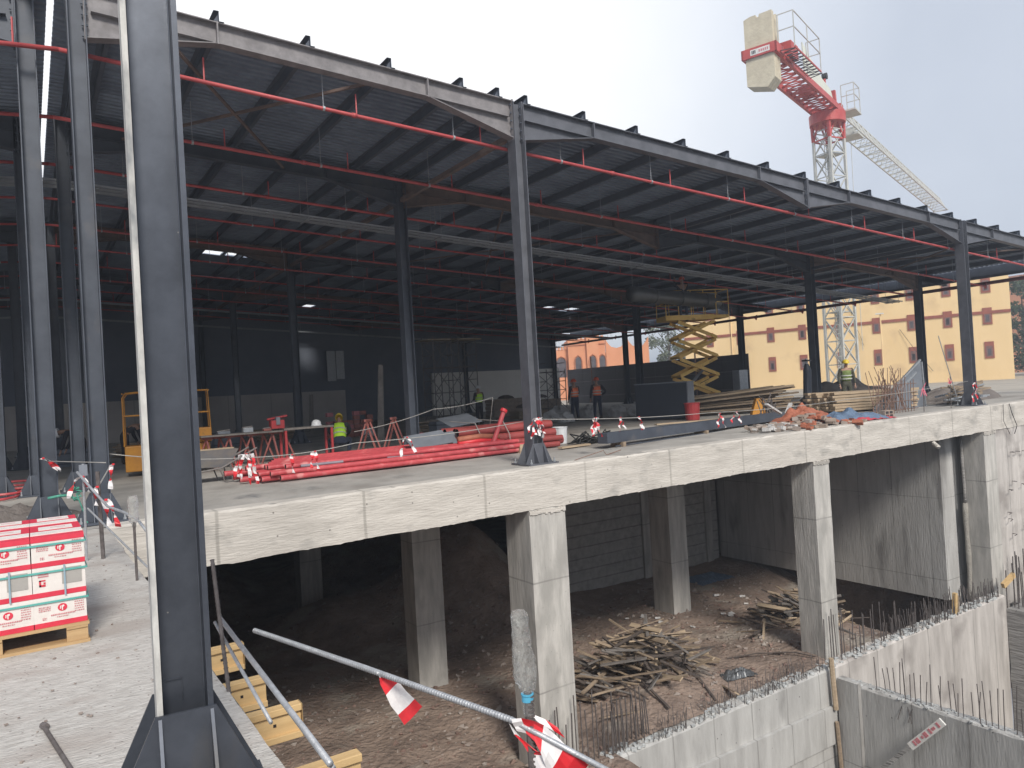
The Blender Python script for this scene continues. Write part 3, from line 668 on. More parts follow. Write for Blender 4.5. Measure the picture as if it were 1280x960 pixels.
for i in range(3): pipe(4.3+.1*i, 16.55+i*.16, zs(7)+.24+.02*i, 5.3, .06, 'red_pipe', 'thicker bright red pipe, %s of the three along the back of the long pile' % ['front', 'middle', 'rear'][i], 'thicker pipes along the back of the long pile', .004, tilt=.0093)
pipe(6.5, 15.3, zs(7)+.235, 2.6, .035, 'grey_pipe', 'thin grey plastic pipe lying on top of the long red pipe pile', None, .03, tilt=.012)
pipe(4.6, 15.25, zs(5)+.27, .9, .03, 'grey_pipe', 'short dull violet pipe offcut lying on the left end of the red pile', None, .02)
G2 = 'dull red large pipes in the strapped stack'
k = 0
for row, cnt in ((0, 8), (1, 7), (2, 4)):
    for i in range(cnt):
        y = 15.75+i*.24+row*.12; x = 8.6+r.uniform(-.1, .1); z = zs(9)+.16+row*.205
        pipe(x, y, z, 2.85+r.uniform(-.12, .12), .105, 'red_pipe_old', 'dull red large pipe, %s from the front, %s layer up in the strapped stack' % (ORD[i], ORD[row]), G2, 0, tilt=.0093, n=16)
for i in range(7): pipe(9.85+r.uniform(-.1, .1), 15.5+.19*(i % 4), zs(10)+.10+.15*(i//4), 1.5, .07, 'red_pipe_old', 'short dull red pipe, %s from the front, %s layer, right foot of the strapped stack' % (ORD[i % 4], ['lower', 'upper'][i//4]), 'short pipes at the foot of the strapped stack', 0, n=14)
for x in (9.1, 9.9):
    b = B(); b.tube([(0, -.1, -.12), (0, -.06, .3), (.05, .3, .62), (.05, 1.6, .66)], .012, 'rope', 5); tag(b.build('strap', loc=(x, 15.7, zs(9)+.15)), 'pale tie-down strap over the %s part of the stack of large pipes' % ('left' if x < 9.5 else 'right'), 'strap')
b = B(); b.box((0, 0, 0), (.14, .5, .22), 'pale_timber'); tag(b.build('timber_block', loc=(9.9, 15.35, zs(10)+.1)), 'pale wooden block wedged under the strapped pipe stack', 'timber')
# bright red strut leaning
b = B(); b.tube([(9.1, 15.35, .08), (9.62, 15.4, 1.12)], .055, 'red_pipe', 10); b.tube([(9.6, 15.4, 1.10), (9.64, 15.4, 1.16)], .085, 'tape_red', 10)
tag(b.build('red_post'), 'bright red post leaning against the strapped pipe stack', 'post')
b = B()
for i in range(4): b.tube([(0, .0, .1*i), (.6, .02, .1*i+.03), (1.15, .05, .1*i-.02)], .07, 'orange_scrap' if i % 2 else 'tape_red', 8)
tag(b.build('mesh_roll', smooth=True, loc=(8.45, 15.62, .22)), 'bright orange red rolls of safety mesh lying beside the leaning red post', 'mesh roll')
for i, (x, y, dx, dy, ang, lb) in enumerate(((7.95, 16.2, 1.0, .6, .20, 'grey zinc sheet leaning on the red pipes, left of the orange mesh rolls'), (8.75, 16.1, .55, .6, .22, 'smaller grey zinc sheet beside the orange mesh rolls'), (10.35, 19.0, 1.0, .9, .35, 'tilted pale sheet propped up behind the grey zinc sheets'))):
    b = B(); b.box((0, 0, 0), (dx, dy, .02), 'zinc_sheet', Matrix.Rotation(.5 if i < 2 else .25, 3, 'X') @ Matrix.Rotation(-.1, 3, 'Y')); tag(b.build('metal_sheet', loc=(x, y, .55 if i < 2 else .85)), lb, 'sheet')

# ================================================================== PEOPLE
def person(loc, rz, pose, top, legs, vest, helmet, label, squat=False):
    root = thing('person', label, 'person', loc, None, rz)
    P = {k: Vector(v) for k, v in pose.items()}
    def chain(name, edges, rad, m, extra=0., sub=1, parent=root):
        keys = []; 
        for a, c in edges:
            for q in (a, c):
                if q not in keys: keys.append(q)
        me = bpy.data.meshes.new(name); me.from_pydata([P[q] for q in keys], [(keys.index(a), keys.index(c)) for a, c in edges], [])
        o = bpy.data.objects.new(name, me); col.objects.link(o); o.parent = parent; me.materials.append(MT[m])
        md = o.modifiers.new('skin', 'SKIN'); 
        if not me.skin_vertices: me.skin_vertices.new()
        sv = me.skin_vertices[0].data
        for i, q in enumerate(keys):
            rr = rad[q]; rr = rr if isinstance(rr, tuple) else (rr, rr); sv[i].radius = (rr[0]+extra, rr[1]+extra); sv[i].use_root = (i == 0)
        md.use_smooth_shade = True
        ss = o.modifiers.new('sub', 'SUBSURF'); ss.levels = sub; ss.render_levels = sub
        return o
    RD = dict(pel=(.15, .11), waist=(.13, .10), chest=(.165, .11), neck=.052, head=(.085, .10), crown=(.07, .085), shL=.062, shR=.062, elL=.042, elR=.042, wrL=.028, wrR=.028, haL=(.038, .02), haR=(.038, .02),
              hipL=.09, hipR=.09, knL=.06, knR=.06, anL=.042, anR=.042, toL=.04, toR=.04)
    E = [('pel', 'waist'), ('waist', 'chest'), ('chest', 'neck'), ('neck', 'head'), ('head', 'crown'), ('chest', 'shL'), ('shL', 'elL'), ('elL', 'wrL'), ('wrL', 'haL'), ('chest', 'shR'), ('shR', 'elR'), ('elR', 'wrR'), ('wrR', 'haR'),
         ('pel', 'hipL'), ('hipL', 'knL'), ('knL', 'anL'), ('anL', 'toL'), ('pel', 'hipR'), ('hipR', 'knR'), ('knR', 'anR'), ('anR', 'toR')]
    # nose and fingers on the continuous body
    hd = P['head']; fwd = (P['toL']-P['anL']); fwd.z = 0; fwd = fwd.normalized() if fwd.length > 1e-3 else Vector((0, 1, 0))
    fwd = P.get('look', fwd); P['nose'] = hd+fwd*.115+Vector((0, 0, -.01)); RD['nose'] = .014; E2 = E+[('head', 'nose')]
    for sd in 'LR':
        w_, h_ = P['wr'+sd], P['ha'+sd]; dr = (h_-w_).normalized(); side = dr.cross(Vector((0, 0, 1))); side = side.normalized() if side.length > .1 else Vector((1, 0, 0))
        for i, (o_, ln) in enumerate(((-.03, .065), (-.010, .08), (.010, .085), (.03, .07))):
            P['f%s%d' % (sd, i)] = h_+dr*.035+side*o_; P['g%s%d' % (sd, i)] = h_+dr*(.035+ln*.6)+side*o_*1.15+Vector((0, 0, -.012)); RD['f%s%d' % (sd, i)] = .010; RD['g%s%d' % (sd, i)] = .008
            E2 += [('ha'+sd, 'f%s%d' % (sd, i)), ('f%s%d' % (sd, i), 'g%s%d' % (sd, i))]
        P['t'+sd] = h_-dr*.02+side*.055; RD['t'+sd] = .011; E2 += [('ha'+sd, 't'+sd)]
    chain('body', E2, RD, 'skin', -.004)
    chain('shirt', [('pel', 'waist'), ('waist', 'chest'), ('chest', 'shL'), ('shL', 'elL'), ('elL', 'wrL'), ('chest', 'shR'), ('shR', 'elR'), ('elR', 'wrR')], RD, top, .014)
    chain('trousers', [('waist', 'pel'), ('pel', 'hipL'), ('hipL', 'knL'), ('knL', 'anL'), ('pel', 'hipR'), ('hipR', 'knR'), ('knR', 'anR')], RD, legs, .018)
    if vest:
        P['vs'] = P['chest']+(P['chest']-P['waist'])*.28; RD['vs'] = (.13, .085)
        P['pv'] = P['pel']+(P['waist']-P['pel'])*.35; RD['pv'] = (.155, .12)
        RD['waist'] = (.145, .11); RD['vs'] = (.17, .10); v = chain('vest', [('pv', 'waist'), ('waist', 'chest'), ('chest', 'vs')], RD, vest, .05)
        for k in (.05, .5):
            c = P['waist'].lerp(P['chest'], k); b = B(); ax = (P['chest']-P['waist']).normalized()
            b.tube([c-ax*.018, c+ax*.018], .178, 'reflective', 14, cap=False)
            o = b.build('reflective_band', v, smooth=True); 
            for vv in o.data.vertices:
                dlt = vv.co-c; vv.co = c+Vector((dlt.x*1.16, dlt.y*.93, dlt.z))
    for sd in 'LR':
        b = B(); a, t2 = P['an'+sd], P['to'+sd]; b.bar(a+Vector((0, 0, -.03)), t2+(t2-a)*.45+Vector((0, 0, -.01)), .10, .09, 'boot'); b.tube([a+Vector((0, 0, -.03)), a+Vector((0, 0, .08))], .055, 'boot', 8); b.build('boot', root)
    if helmet:
        c = P['crown']; b = B(); up = (P['crown']-P['neck']).normalized(); q = up.to_track_quat('Z', 'Y').to_matrix()
        prof = [(.128, -.045), (.126, .0), (.112, .045), (.08, .08), (.03, .097)]
        vs = []; n = 14
        for rr, z in prof:
            for k in range(n): vs.append(c+q @ Vector((rr*.92*math.cos(2*math.pi*k/n), rr*1.1*math.sin(2*math.pi*k/n), z)))
        b.add(vs, [(i*n+k, i*n+(k+1) % n, (i+1)*n+(k+1) % n, (i+1)*n+k) for i in range(4) for k in range(n)]+[tuple(range(4*n, 5*n))], helmet)
        b.bar(c+up*-.04+fwd*.08, c+up*-.05+fwd*.19, .17, .012, helmet); b.build('helmet', root, smooth=True)
    return root
def stand(look=None, armL='down', armR='down'):
    p = dict(pel=(0, 0, .93), waist=(0, 0, 1.08), chest=(0, .01, 1.34), neck=(0, .01, 1.5), head=(0, .03, 1.62), crown=(0, .025, 1.69),
             shL=(-.20, .01, 1.42), shR=(.20, .01, 1.42), hipL=(-.10, 0, .88), hipR=(.10, 0, .88), knL=(-.12, .03, .49), knR=(.12, .03, .49), anL=(-.14, 0, .09), anR=(.14, 0, .09), toL=(-.16, .15, .045), toR=(.16, .15, .045))
    for s, k, a in ((-1, 'L', armL), (1, 'R', armR)):
        q = dict(down=((.27, .0, 1.14), (.27, .08, .90), (.26, .12, .81)), front=((.26, .04, 1.15), (.12, .26, 1.12), (.06, .32, 1.12)), hip=((.40, -.02, 1.16), (.25, .08, 1.02), (.20, .13, 1.0)), up=((.27, .22, 1.45), (.2, .35, 1.68), (.19, .37, 1.77)))[a]
        for nme, v in zip(('el', 'wr', 'ha'), q): p[nme+k] = (s*v[0], v[1], v[2])
    return p
person((17.55, 30.2, zs(17.5)), .1, stand(armL='front', armR='front'), 'cloth_dark', 'cloth_dark', 'vest_lime', 'helmet_white', 'person in a lime vest and white helmet standing by the scaffold tower')
person((19.5, 25.5, zs(19.5)), .0, stand(armL='down', armR='front'), 'cloth_dark', 'cloth_navy', 'vest_orange', 'helmet_red', 'person standing upright in an orange vest, left of the other one')
pp = stand(armL='down', armR='hip'); pp['head'] = (.01, .06, 1.63); pp['crown'] = (.01, .02, 1.70)
person((20.37, 25.07, zs(20.4)), -.35, pp, 'cloth_dark', 'cloth_navy', 'vest_orange', 'helmet_red', 'person in an orange vest with one hand on the hip')
person((24.8, 16.35, zs(24.7)+.02), 2.5, stand(armL='down', armR='down'), 'cloth_olive', 'cloth_olive', 'vest_green', 'helmet_yellow', 'person in a dull green vest and yellow helmet before the crane mast')
sq = dict(pel=(0, 0, .42), waist=(0, .10, .56), chest=(0, .28, .80), neck=(0, .42, .92), head=(0, .52, .98), crown=(0, .55, 1.04), shL=(-.20, .30, .84), shR=(.20, .30, .84), elL=(-.26, .50, .66), elR=(.26, .50, .66), wrL=(-.16, .68, .52), wrR=(.16, .68, .52), haL=(-.12, .75, .47), haR=(.12, .75, .47),
          hipL=(-.11, 0, .40), hipR=(.11, 0, .40), knL=(-.24, .38, .46), knR=(.24, .38, .46), anL=(-.2, .10, .09), anR=(.2, .10, .09), toL=(-.22, .26, .045), toR=(.22, .26, .045))
person((7.62, 21.3, zs(7.4)-.10), -.35, {k: (v[0]*1.18, v[1]*1.1, v[2]*1.1) for k, v in sq.items()}, 'cloth_dark', 'cloth_navy', 'vest_lime', 'helmet_yellow', 'person in a bright lime vest crouching behind the long red pipe pile')
bd = stand(armL='down', armR='down'); bd.update(chest=(0, .28, 1.15), waist=(0, .1, 1.02), neck=(0, .44, 1.2), head=(0, .55, 1.17), crown=(0, .62, 1.15), shL=(-.2, .32, 1.16), shR=(.2, .32, 1.16), elL=(-.25, .38, .88), elR=(.25, .38, .88), wrL=(-.2, .48, .66), wrR=(.2, .48, .66), haL=(-.19, .51, .58), haR=(.19, .51, .58))
person((1.25, 24.6, .0), 1.2, bd, 'cloth_dark', 'cloth_dark', None, 'helmet_white', 'person in a white helmet bending over between the shaded left columns')
person((2.45, 26.0, .02), -1.3, bd, 'cloth_dark', 'cloth_dark', None, 'helmet_red', 'person with a red helmet bending over beside the small yellow lift')
person((22.55, 21.9, 4.06), -.5, stand(armL='up', armR='up'), 'cloth_dark', 'cloth_navy', None, 'helmet_red', 'person in dark clothes on the raised lift platform, arms up')

# ================================================================== SCISSOR LIFTS
t_ = thing('scissor_lift', 'tall ochre scissor lift with its platform raised up to the duct', 'scissor lift', (23.2, 22.1, zs(23)), None, R_(-21))
W_ = .82
b = B(); b.b2((-1.2, -.55, .25), (1.2, .55, .75), 'lift_ochre'); b.build('chassis', t_, bevel=.03)
for sx in (-.85, .85):
    for sy in (-.62, .62): b = B(); b.tube([(sx, sy-.09, .22), (sx, sy+.09, .22)], .22, 'rubber', 14); b.build('wheel', t_)
n = 4; z0 = .78; h = (3.83-z0)/n
for k in range(n):
    for sy, y in ((-1, -.42), (1, .42)):
        for sg in (-1, 1):
            b = B(); yy = y+sg*.04; b.bar((-sg*W_, yy, z0+k*h+.04), (sg*W_, yy, z0+(k+1)*h-.04), .06, .13, 'lift_ochre'); b.build('scissor_arm', t_)
    b = B(); b.tube([(0, -.5, z0+(k+.5)*h), (0, .5, z0+(k+.5)*h)], .05, 'lift_ochre', 8)
    for sg in (-1, 1): b.tube([(sg*W_, -.48, z0+k*h+.03), (sg*W_, .48, z0+k*h+.03)], .045, 'lift_ochre', 8)
    b.build('pivot_pin', t_)
b = B(); b.tube([(-.4, 0, z0+.3), (.45, 0, z0+h+.35)], .06, 'box_grey', 8); b.build('hydraulic_ram', t_)
b = B(); b.b2((-1.35, -.5, 3.85), (.75, .5, 4.05), 'lift_ochre'); b.b2((.75, -.46, 3.9), (1.45, .46, 4.02), 'lift_ochre'); b.build('platform', t_)
b = B()
for sy in (-.48, .48):
    for zz in (4.55, 5.05): b.tube([(-1.33, sy, zz), (1.42, sy, zz)], .02, 'lift_ochre', 6)
    for i in range(6): b.tube([(-1.33+.55*i, sy, 4.03), (-1.33+.55*i, sy, 5.05)], .02, 'lift_ochre', 6)
for sx in (-1.33, 1.42):
    for zz in (4.55, 5.05): b.tube([(sx, -.48, zz), (sx, .48, zz)], .02, 'lift_ochre', 6)
b.build('railing', t_)
t_ = thing('scissor_lift', 'small yellow lift folded down with a tall guard rail behind the black foreground column', 'scissor lift', (2.95, 21.0, .02), None, R_(-8))
b = B(); b.b2((-.95, -.4, .12), (-.45, .4, .75), 'lift_yellow'); b.b2((-.42, -.42, .15), (1.0, .42, .45), 'lift_yellow'); b.b2((-.45, -.44, .47), (1.0, .44, .72), 'lift_yellow'); b.build('chassis', t_, bevel=.02)
b = B(); b.b2((-.45, -.45, .74), (1.05, .45, 1.1), 'lift_yellow'); b.build('platform', t_, bevel=.02)
for sx in (-.3, .8):
    for sy in (-.46, .46): b = B(); b.tube([(sx, sy-.06, .16), (sx, sy+.06, .16)], .16, 'rubber', 12); b.build('wheel', t_)
b = B()
for sy in (-.43, .43):
    for x0 in (-.95, -.45):
        b.tube([(x0, sy, 1.05 if x0 > -.9 else .75), (x0, sy, 1.95), (x0+.08, sy, 2.06), (x0+.45, sy, 2.08)], .017, 'lift_yellow', 7)
    b.tube([(-.45, sy, 2.08), (1.0, sy, 2.06), (1.03, sy, 1.1)], .017, 'lift_yellow', 7); b.tube([(-.95, sy, 1.5), (1.0, sy, 1.5)], .02, 'lift_yellow', 6)
for x in (-.95, 1.02):
    for zz in (1.5, 2.05): b.tube([(x, -.43, zz), (x, .43, zz)], .02, 'lift_yellow', 6)
b.build('railing', t_)

# ================================================================== NAVY BOX, CABINET, BARREL
t_ = thing('site_box', 'large navy panelled box with a pale grey end standing in front of the scissor lift', 'box', (19.85, 20.7, zs(20)), None, R_(-62))
b = B(); b.b2((-1.0, 0, .04), (1.0, .8, 1.36), 'box_navy'); b.build('body', t_, bevel=.01)
b = B()
b.b2((-.98, -.02, 1.18), (.98, -.004, 1.22), 'box_navy'); b.b2((-.98, -.02, .6), (.98, -.004, .64), 'box_navy'); b.build('seam', t_)
b = B(); b.b2((1.003, .0, .04), (1.04, .8, 1.38), 'box_grey'); b.build('end_panel', t_)
b = B(); b.b2((-1.02, -.02, 1.362), (1.04, .82, 1.40), 'box_grey'); b.build('lid', t_)
b = B(); b.b2((27.0, 23.05, .9), (27.55, 23.45, 1.95), 'galvanised'); b.b2((27.2, 23.2, .25), (27.35, 23.35, .9), 'box_grey'); b.b2((26.99, 23.1, 1.0), (26.998, 23.4, 1.9), 'tray_steel')
tag(b.build('electrical_cabinet'), 'pale grey electrical cabinet on a post at the right end of the dark hoarding', 'cabinet')
def bucket(x, y, z, r, h, m, label, nm='bucket', cat='bucket'):
    b = B(); b.lathe([(r*.86, 0), (r*.9, .02), (r, h*.95), (r*1.06, h*.95), (r*1.06, h), (r*.95, h), (r*.84, .04)], (x, y, z), m, 16); tag(b.build(nm, smooth=False), label, cat)
bucket(19.9, 19.2, zs(20), .27, .62, 'bucket_red', 'red drum standing at the foot of the yellow lift, right of the navy box', 'drum', 'drum')
bucket(11.9, 16.3, zs(12), .2, .45, 'bucket_white', 'white bucket standing behind the ends of the strapped pipe stack')
b = B(); b.prism([(-.3, 0), (.42, 0), (.34, .1), (.12, .62), (-.12, .62), (-.3, .1)], 1, -.12, .12, 'lift_yellow'); o = b.build('jack_stand', loc=(21.9, 17.9, zs(22))); o.rotation_euler.z = R_(-30); tag(o, 'yellow wedge shaped steel stand in front of the dark timber stack', 'stand')

# ================================================================== SCAFFOLD TOWERS
def scaffold(loc, wd, dp, lifts, hl, label, deck=True):
    t_ = thing('scaffold_tower', label, 'scaffold', loc)
    for x in (0, wd):
        for y in (0, dp): b = B(); b.tube([(x, y, 0), (x, y, lifts*hl+.3)], .028, 'scaffold_tube', 6); b.build('upright', t_)
    for k in range(lifts+1):
        b = B(); z = .3+k*hl*.93
        for y in (0, dp): b.tube([(0, y, z), (wd, y, z)], .022, 'scaffold_tube', 5)
        for x in (0, wd): b.tube([(x, 0, z), (x, dp, z)], .022, 'scaffold_tube', 5); b.tube([(x, 0, z+hl*.45), (x, dp, z+hl*.45)], .022, 'scaffold_tube', 5)
        b.build('ledger', t_)
        if k < lifts:
            for y in (0, dp):
                b = B(); b.tube([(0, y, z), (wd, y, z+hl*.93)], .018, 'scaffold_tube', 5); b.tube([(wd, y, z), (0, y, z+hl*.93)], .018, 'scaffold_tube', 5); b.build('cross_brace', t_)
    if deck: b = B(); b.b2((-.3, -.1, lifts*hl+.1), (wd+.3, dp+.1, lifts*hl+.16), 'pale_timber'); b.build('deck_board', t_)
scaffold((16.7, 32.9, .15), 1.0, 1.2, 3, 1.35, 'left bay of the scaffold tower in the hall, beside the white helmet worker')
scaffold((18.1, 32.9, .15), 1.0, 1.2, 3, 1.35, 'right bay of the scaffold tower in the hall, directly behind the white helmet worker')
scaffold((24.5, 34.5, .2), 1.3, 1.0, 2, 1.1, 'low scaffold standing just behind the middle front column against the pale wall', False)

# ================================================================== WORK BENCHES, TRESTLES, BARROW
def trestle(x, y, m, label, group, h=.8, w=.7, rz=0):
    t_ = thing('trestle', label, 'trestle', (x, y, zs(x)), group, rz)
    b = B(); b.bar((-w/2, 0, h), (w/2, 0, h), .06, .06, m); b.build('top_bar', t_)
    for sx in (-1, 1):
        for sy in (-1, 1): b = B(); b.bar((sx*w*.32, 0, h-.02), (sx*w*.48, sy*.3, 0), .04, .04, m); b.build('leg', t_)
    return t_
G = 'red trestles of the long work bench'
for i, x in enumerate((3.95, 4.5, 5.05, 5.6)): trestle(x, 20.4, 'trestle_red', 'rusty red trestle under the long low work bench, %s from the left' % ORD[i], G, rz=.6)
for i, x in enumerate((7.75, 8.5)): trestle(x, 19.4, 'trestle_red', 'pinkish red trestle %s the row of small tiles' % ('directly right of the crouching worker, before' if i == 0 else 'farther right of the crouching worker, beyond'), None, .95, .5, .9)
t_ = thing('work_bench', 'long low work bench with clutter carried by red trestles', 'bench', (3.6, 20.1, .03))
b = B(); b.b2((0, 0, .84), (2.35, .55, .88), 'plank_grey'); b.build('bench_top', t_)
t_ = thing('work_table', 'red framed work table carrying a helmet and machine parts', 'table', (5.65, 20.0, .06))
b = B(); b.b2((0, 0, .84), (1.35, .6, .89), 'plank_grey'); b.build('table_top', t_)
for x in (.05, 1.3):
    for y in (.05, .55): b = B(); b.b2((x-.03, y-.03, 0), (x+.03, y+.03, .84), 'bucket_red'); b.build('leg', t_)
b = B(); b.lathe([(.17, 0), (.13, .03), (.125, .1), (.08, .15), (.02, .17)], (6.6, 20.25, .955), 'helmet_white', 14); tag(b.build('helmet', smooth=True), 'white helmet left lying on the red framed work table', 'helmet')
b = B(); b.b2((-.17, -.12, 0), (.17, .12, .22), 'bucket_red'); b.tube([(-.25, 0, .25), (.28, 0, .32)], .03, 'bucket_red', 6); b.b2((-.05, -.16, .1), (.05, .16, .3), 'box_grey'); tag(b.build('threading_machine', loc=(5.55, 20.3, .96)), 'red pipe machine standing at the left end of the work table', 'machine')
for i, (x, dx, dz, m) in enumerate(((4.2, .3, .07, 'box_grey'), (4.8, .25, .12, 'galvanised'), (5.3, .2, .06, 'trestle_red'))):
    b = B(); b.box((0, 0, dz/2), (dx, .2, dz), m); b.tube([(-dx/2, .05, dz), (dx/2, -.05, dz+.03)], .02, 'scaffold_tube', 6)
    tag(b.build('tool_box', loc=(x, 20.35, .915), bevel=.01), ['dark tool case on the left part of the long low bench', 'light metal tool case in the middle of the long low bench', 'small rusty tool case on the right part of the long low bench'][i], 'tool case')
t_ = thing('wheelbarrow', 'grey wheelbarrow crusted with mortar standing on the floor beside the black column', 'wheelbarrow', (3.15, 16.9, .03), None, R_(5))
b = B(); vs = [(-.5, -.3, .68), (.55, -.3, .68), (.55, .3, .68), (-.5, .3, .68), (-.25, -.2, .34), (.36, -.2, .30), (.36, .2, .30), (-.25, .2, .34)]
b.add(vs, [(0, 1, 5, 4), (1, 2, 6, 5), (2, 3, 7, 6), (3, 0, 4, 7), (4, 5, 6, 7)], 'barrow_steel')
b.add([(v[0]*.93, v[1]*.93, v[2]+.012) for v in vs], [(0, 1, 5, 4), (1, 2, 6, 5), (2, 3, 7, 6), (3, 0, 4, 7), (4, 5, 6, 7)], 'barrow_steel'); b.build('tray', t_)
for sy in (-.24, .24):
    b = B(); b.tube([(-.62, sy*.3, .2), (.2, sy, .30), (.95, sy*1.1, .66)], .018, 'scaffold_tube', 6); b.build('handle', t_)
    b = B(); b.tube([(.15, sy, .3), (.25, sy, .02), (.42, sy, .02), (.38, sy, .38)], .016, 'scaffold_tube', 6); b.build('leg', t_)
b = B(); b.tube([(-.55, -.04, .18), (-.55, .04, .18)], .18, 'rubber', 14); b.build('wheel', t_)
b = B(); b.b2((-.75, -.15, .68), (.5, .0, .71), 'pale_timber'); b.build('board', t_)
# brick stacks
def bricks(x, y, nx, nzb, label, grp, m='brick', sz=(.25, .2, .16), jag=True, rz=0):
    r = random.Random(int(x*10)); b = B()
    t_ = thing('brick_stack', label, 'bricks', (x, y, zs(x)), grp, rz)
    for k in range(nzb):
        for i in range(nx):
            if jag and k >= nzb-2 and r.random() < .45: continue
            b = B(); b.box((i*(sz[0]+.03), r.uniform(-.04, .04), sz[2]*.5+k*(sz[2]+.018)), sz, m if r.random() < .75 else 'carton_print', Matrix.Rotation(r.uniform(-.06, .06), 3, 'Z')); b.build('brick', t_)
bricks(10.2, 29.6, 7, 6, 'stack of pinkish bricks standing in the shade behind the crouching worker', None)
bricks(10.2, 22.0, 2, 3, 'small stack of striped bricks left of the second row column', None)
# clutter behind second column
for i, (x, y, h, lean, lb) in enumerate(((9.6, 23, 2.6, .12, 'tall thin pale board leaning in the shade behind the second row column'), (11.5, 36.0, 1.9, .05, 'pointed pale board standing against the back wall'))):
    b = B(); b.add([(-.12, 0, 0), (.12, 0, 0), (.10+lean, 0, h), (-.06+lean, 0, h)]+[(-.12, .03, 0), (.12, .03, 0), (.10+lean, .03, h), (-.06+lean, .03, h)], [(0, 1, 2, 3), (7, 6, 5, 4), (0, 4, 5, 1), (2, 6, 7, 3), (1, 5, 6, 2), (0, 3, 7, 4)], 'plank_grey')
    tag(b.build('board', loc=(x, y, .1)), lb, 'board')

# ================================================================== PALLET OF TILE CARTONS
px, py = .30, 6.12          # right front corner on the floor
t_ = thing('pallet', 'wooden pallet under the red and white tile cartons', 'pallet', (px, py, 0))
for yy in (.0, .55, 1.05):
    for xx in (-.14, -.64, -1.14): b = B(); b.b2((xx, yy+.01, .022), (xx+.13, yy+.11, .105), 'pallet_wood'); b.build('block', t_)
    b = B(); b.b2((-1.16, yy, .0), (0, yy+.12, .021), 'pallet_wood'); b.build('bottom_board', t_)
for xx in (-.14, -.64, -1.14): b = B(); b.b2((xx, 0, .106), (xx+.13, 1.2, .122), 'pallet_wood'); b.build('stringer', t_)
for i in range(7): b = B(); b.b2((-1.16, i*.175, .123), (0, i*.175+.12, .142), 'pallet_wood'); b.build('top_board', t_)
def carton(x, y, z, w, d, h, style, label, grp):
    t_ = thing('tile_carton', label, 'carton', (x, y, z), grp)
    b = B(); b.b2((0, 0, .002), (w, d, h), 'carton_white'); b.b2((-.002, -.002, 0), (w+.002, d+.002, .034), 'carton_red')
    if style == 'top':
        b.b2((-.002, -.002, h-.034), (w+.002, d+.002, h+.001), 'carton_red')
    b.build('box', t_)
    if style == 'top':
        for i in range(3):
            b = B(); b.b2((0, .10+i*.06, h+.0015), (w, .15+i*.06, h+.006), 'carton_white'); b.b2((0, .150+i*.06, h+.0015), (w, .157+i*.06, h+.0055), 'black_paint'); b.build('tile_edge', t_)
        b = B(); b.b2((.05, .36, h+.0015), (w-.05, d-.04, h+.005), 'carton_white'); b.b2((w*.4, .45, h+.0055), (w*.7, .46, h+.007), 'carton_print'); b.build('top_label', t_)
    if style in ('top', 'low'):
        # round emblem with a pale curl, name line, block of small print
        cx, cz, rr = w*.54, h*.60, .026
        b = B(); n = 20; b.add([(cx+rr*1.1*math.cos(2*math.pi*k/n), -.0035, cz+rr*math.sin(2*math.pi*k/n)) for k in range(n)], [tuple(range(n))], 'carton_red')
        b.add([(cx+dx, -.005, cz+dz) for dx, dz in ((-.004, -.02), (.002, -.02), (.003, .0), (.012, .006), (.008, .016), (-.006, .012))], [(0, 1, 2, 5), (2, 3, 4, 5)], 'carton_white')
        b.add([(cx+dx, -.005, cz+dz) for dx, dz in ((-.016, -.008), (-.010, -.012), (-.008, .010), (-.014, .012))], [(0, 1, 2, 3)], 'carton_white'); b.build('emblem', t_)
        b = B(); r = random.Random(int(x*100)+int(z*100))
        xx = cx-.07
        while xx < cx+.07: ww = r.uniform(.005, .009); b.b2((xx, -.0042, cz-.05), (xx+ww, -.0032, cz-.041), 'carton_print'); xx += ww+.003
        for row, x0, x1, zz in [(i, .03, .10, h*.66-.012*i) for i in range(3)]+[(i, w*.77, w*.95, h*.78-.016*i) for i in range(6)]+[(0, .05, .075, h*.30), (1, .05, .075, h*.25), (2, cx-.035, cx+.035, cz-.065)]:
            xx = x0
            while xx < x1: ww = r.uniform(.004, .013); b.b2((xx, -.0042, zz), (min(xx+ww, x1), -.0032, zz+.006), 'carton_print'); xx += ww+.004
        b.build('print', t_)
    else:
        for x0 in (.12, ):
            b = B(); b.b2((w*.55, -.004, .075), (w*.93, -.001, h-.02), 'carton_window'); b.build('window', t_)
        b = B(); b.b2((w*.12, -.0042, .075), (w*.155, -.0032, .12), 'carton_red'); b.b2((w*.12, -.0042, .075), (w*.24, -.0032, .088), 'carton_red'); b.b2((w*.12, -.0042, .112), (w*.24, -.0032, .12), 'carton_red'); b.b2((w*.2, -.0042, .092), (w*.24, -.0032, .104), 'carton_red')
        for i in range(3): b.b2((w*.10, -.0042, .14+.014*i), (w*.30, -.0032, .147+.014*i), 'carton_print')
        b.build('print', t_)
    return t_
cw, cdp = .315, .58
for L_, (h, z, st) in enumerate(((.205, .143, 'low'), (.205, .35, 'mid'), (.205, .557, 'top'))):
    for j in range(2):
        for i in range(3):
            x = px-.005-(i+1)*(cw+.004)-(.0 if L_ != 1 else .0)+rng.uniform(-.003, .003)
            lay = ['bottom', 'middle', 'top'][L_]; cpos = ['rightmost', 'second from right', 'third from right'][i]
            carton(x, py+.03+j*(cdp+.006), z, cw, cdp, h, st, 'red and white tile carton, %s layer, %s, %s row of the pallet' % (lay, cpos, ['front', 'rear'][j]), 'tile cartons stacked on the pallet')
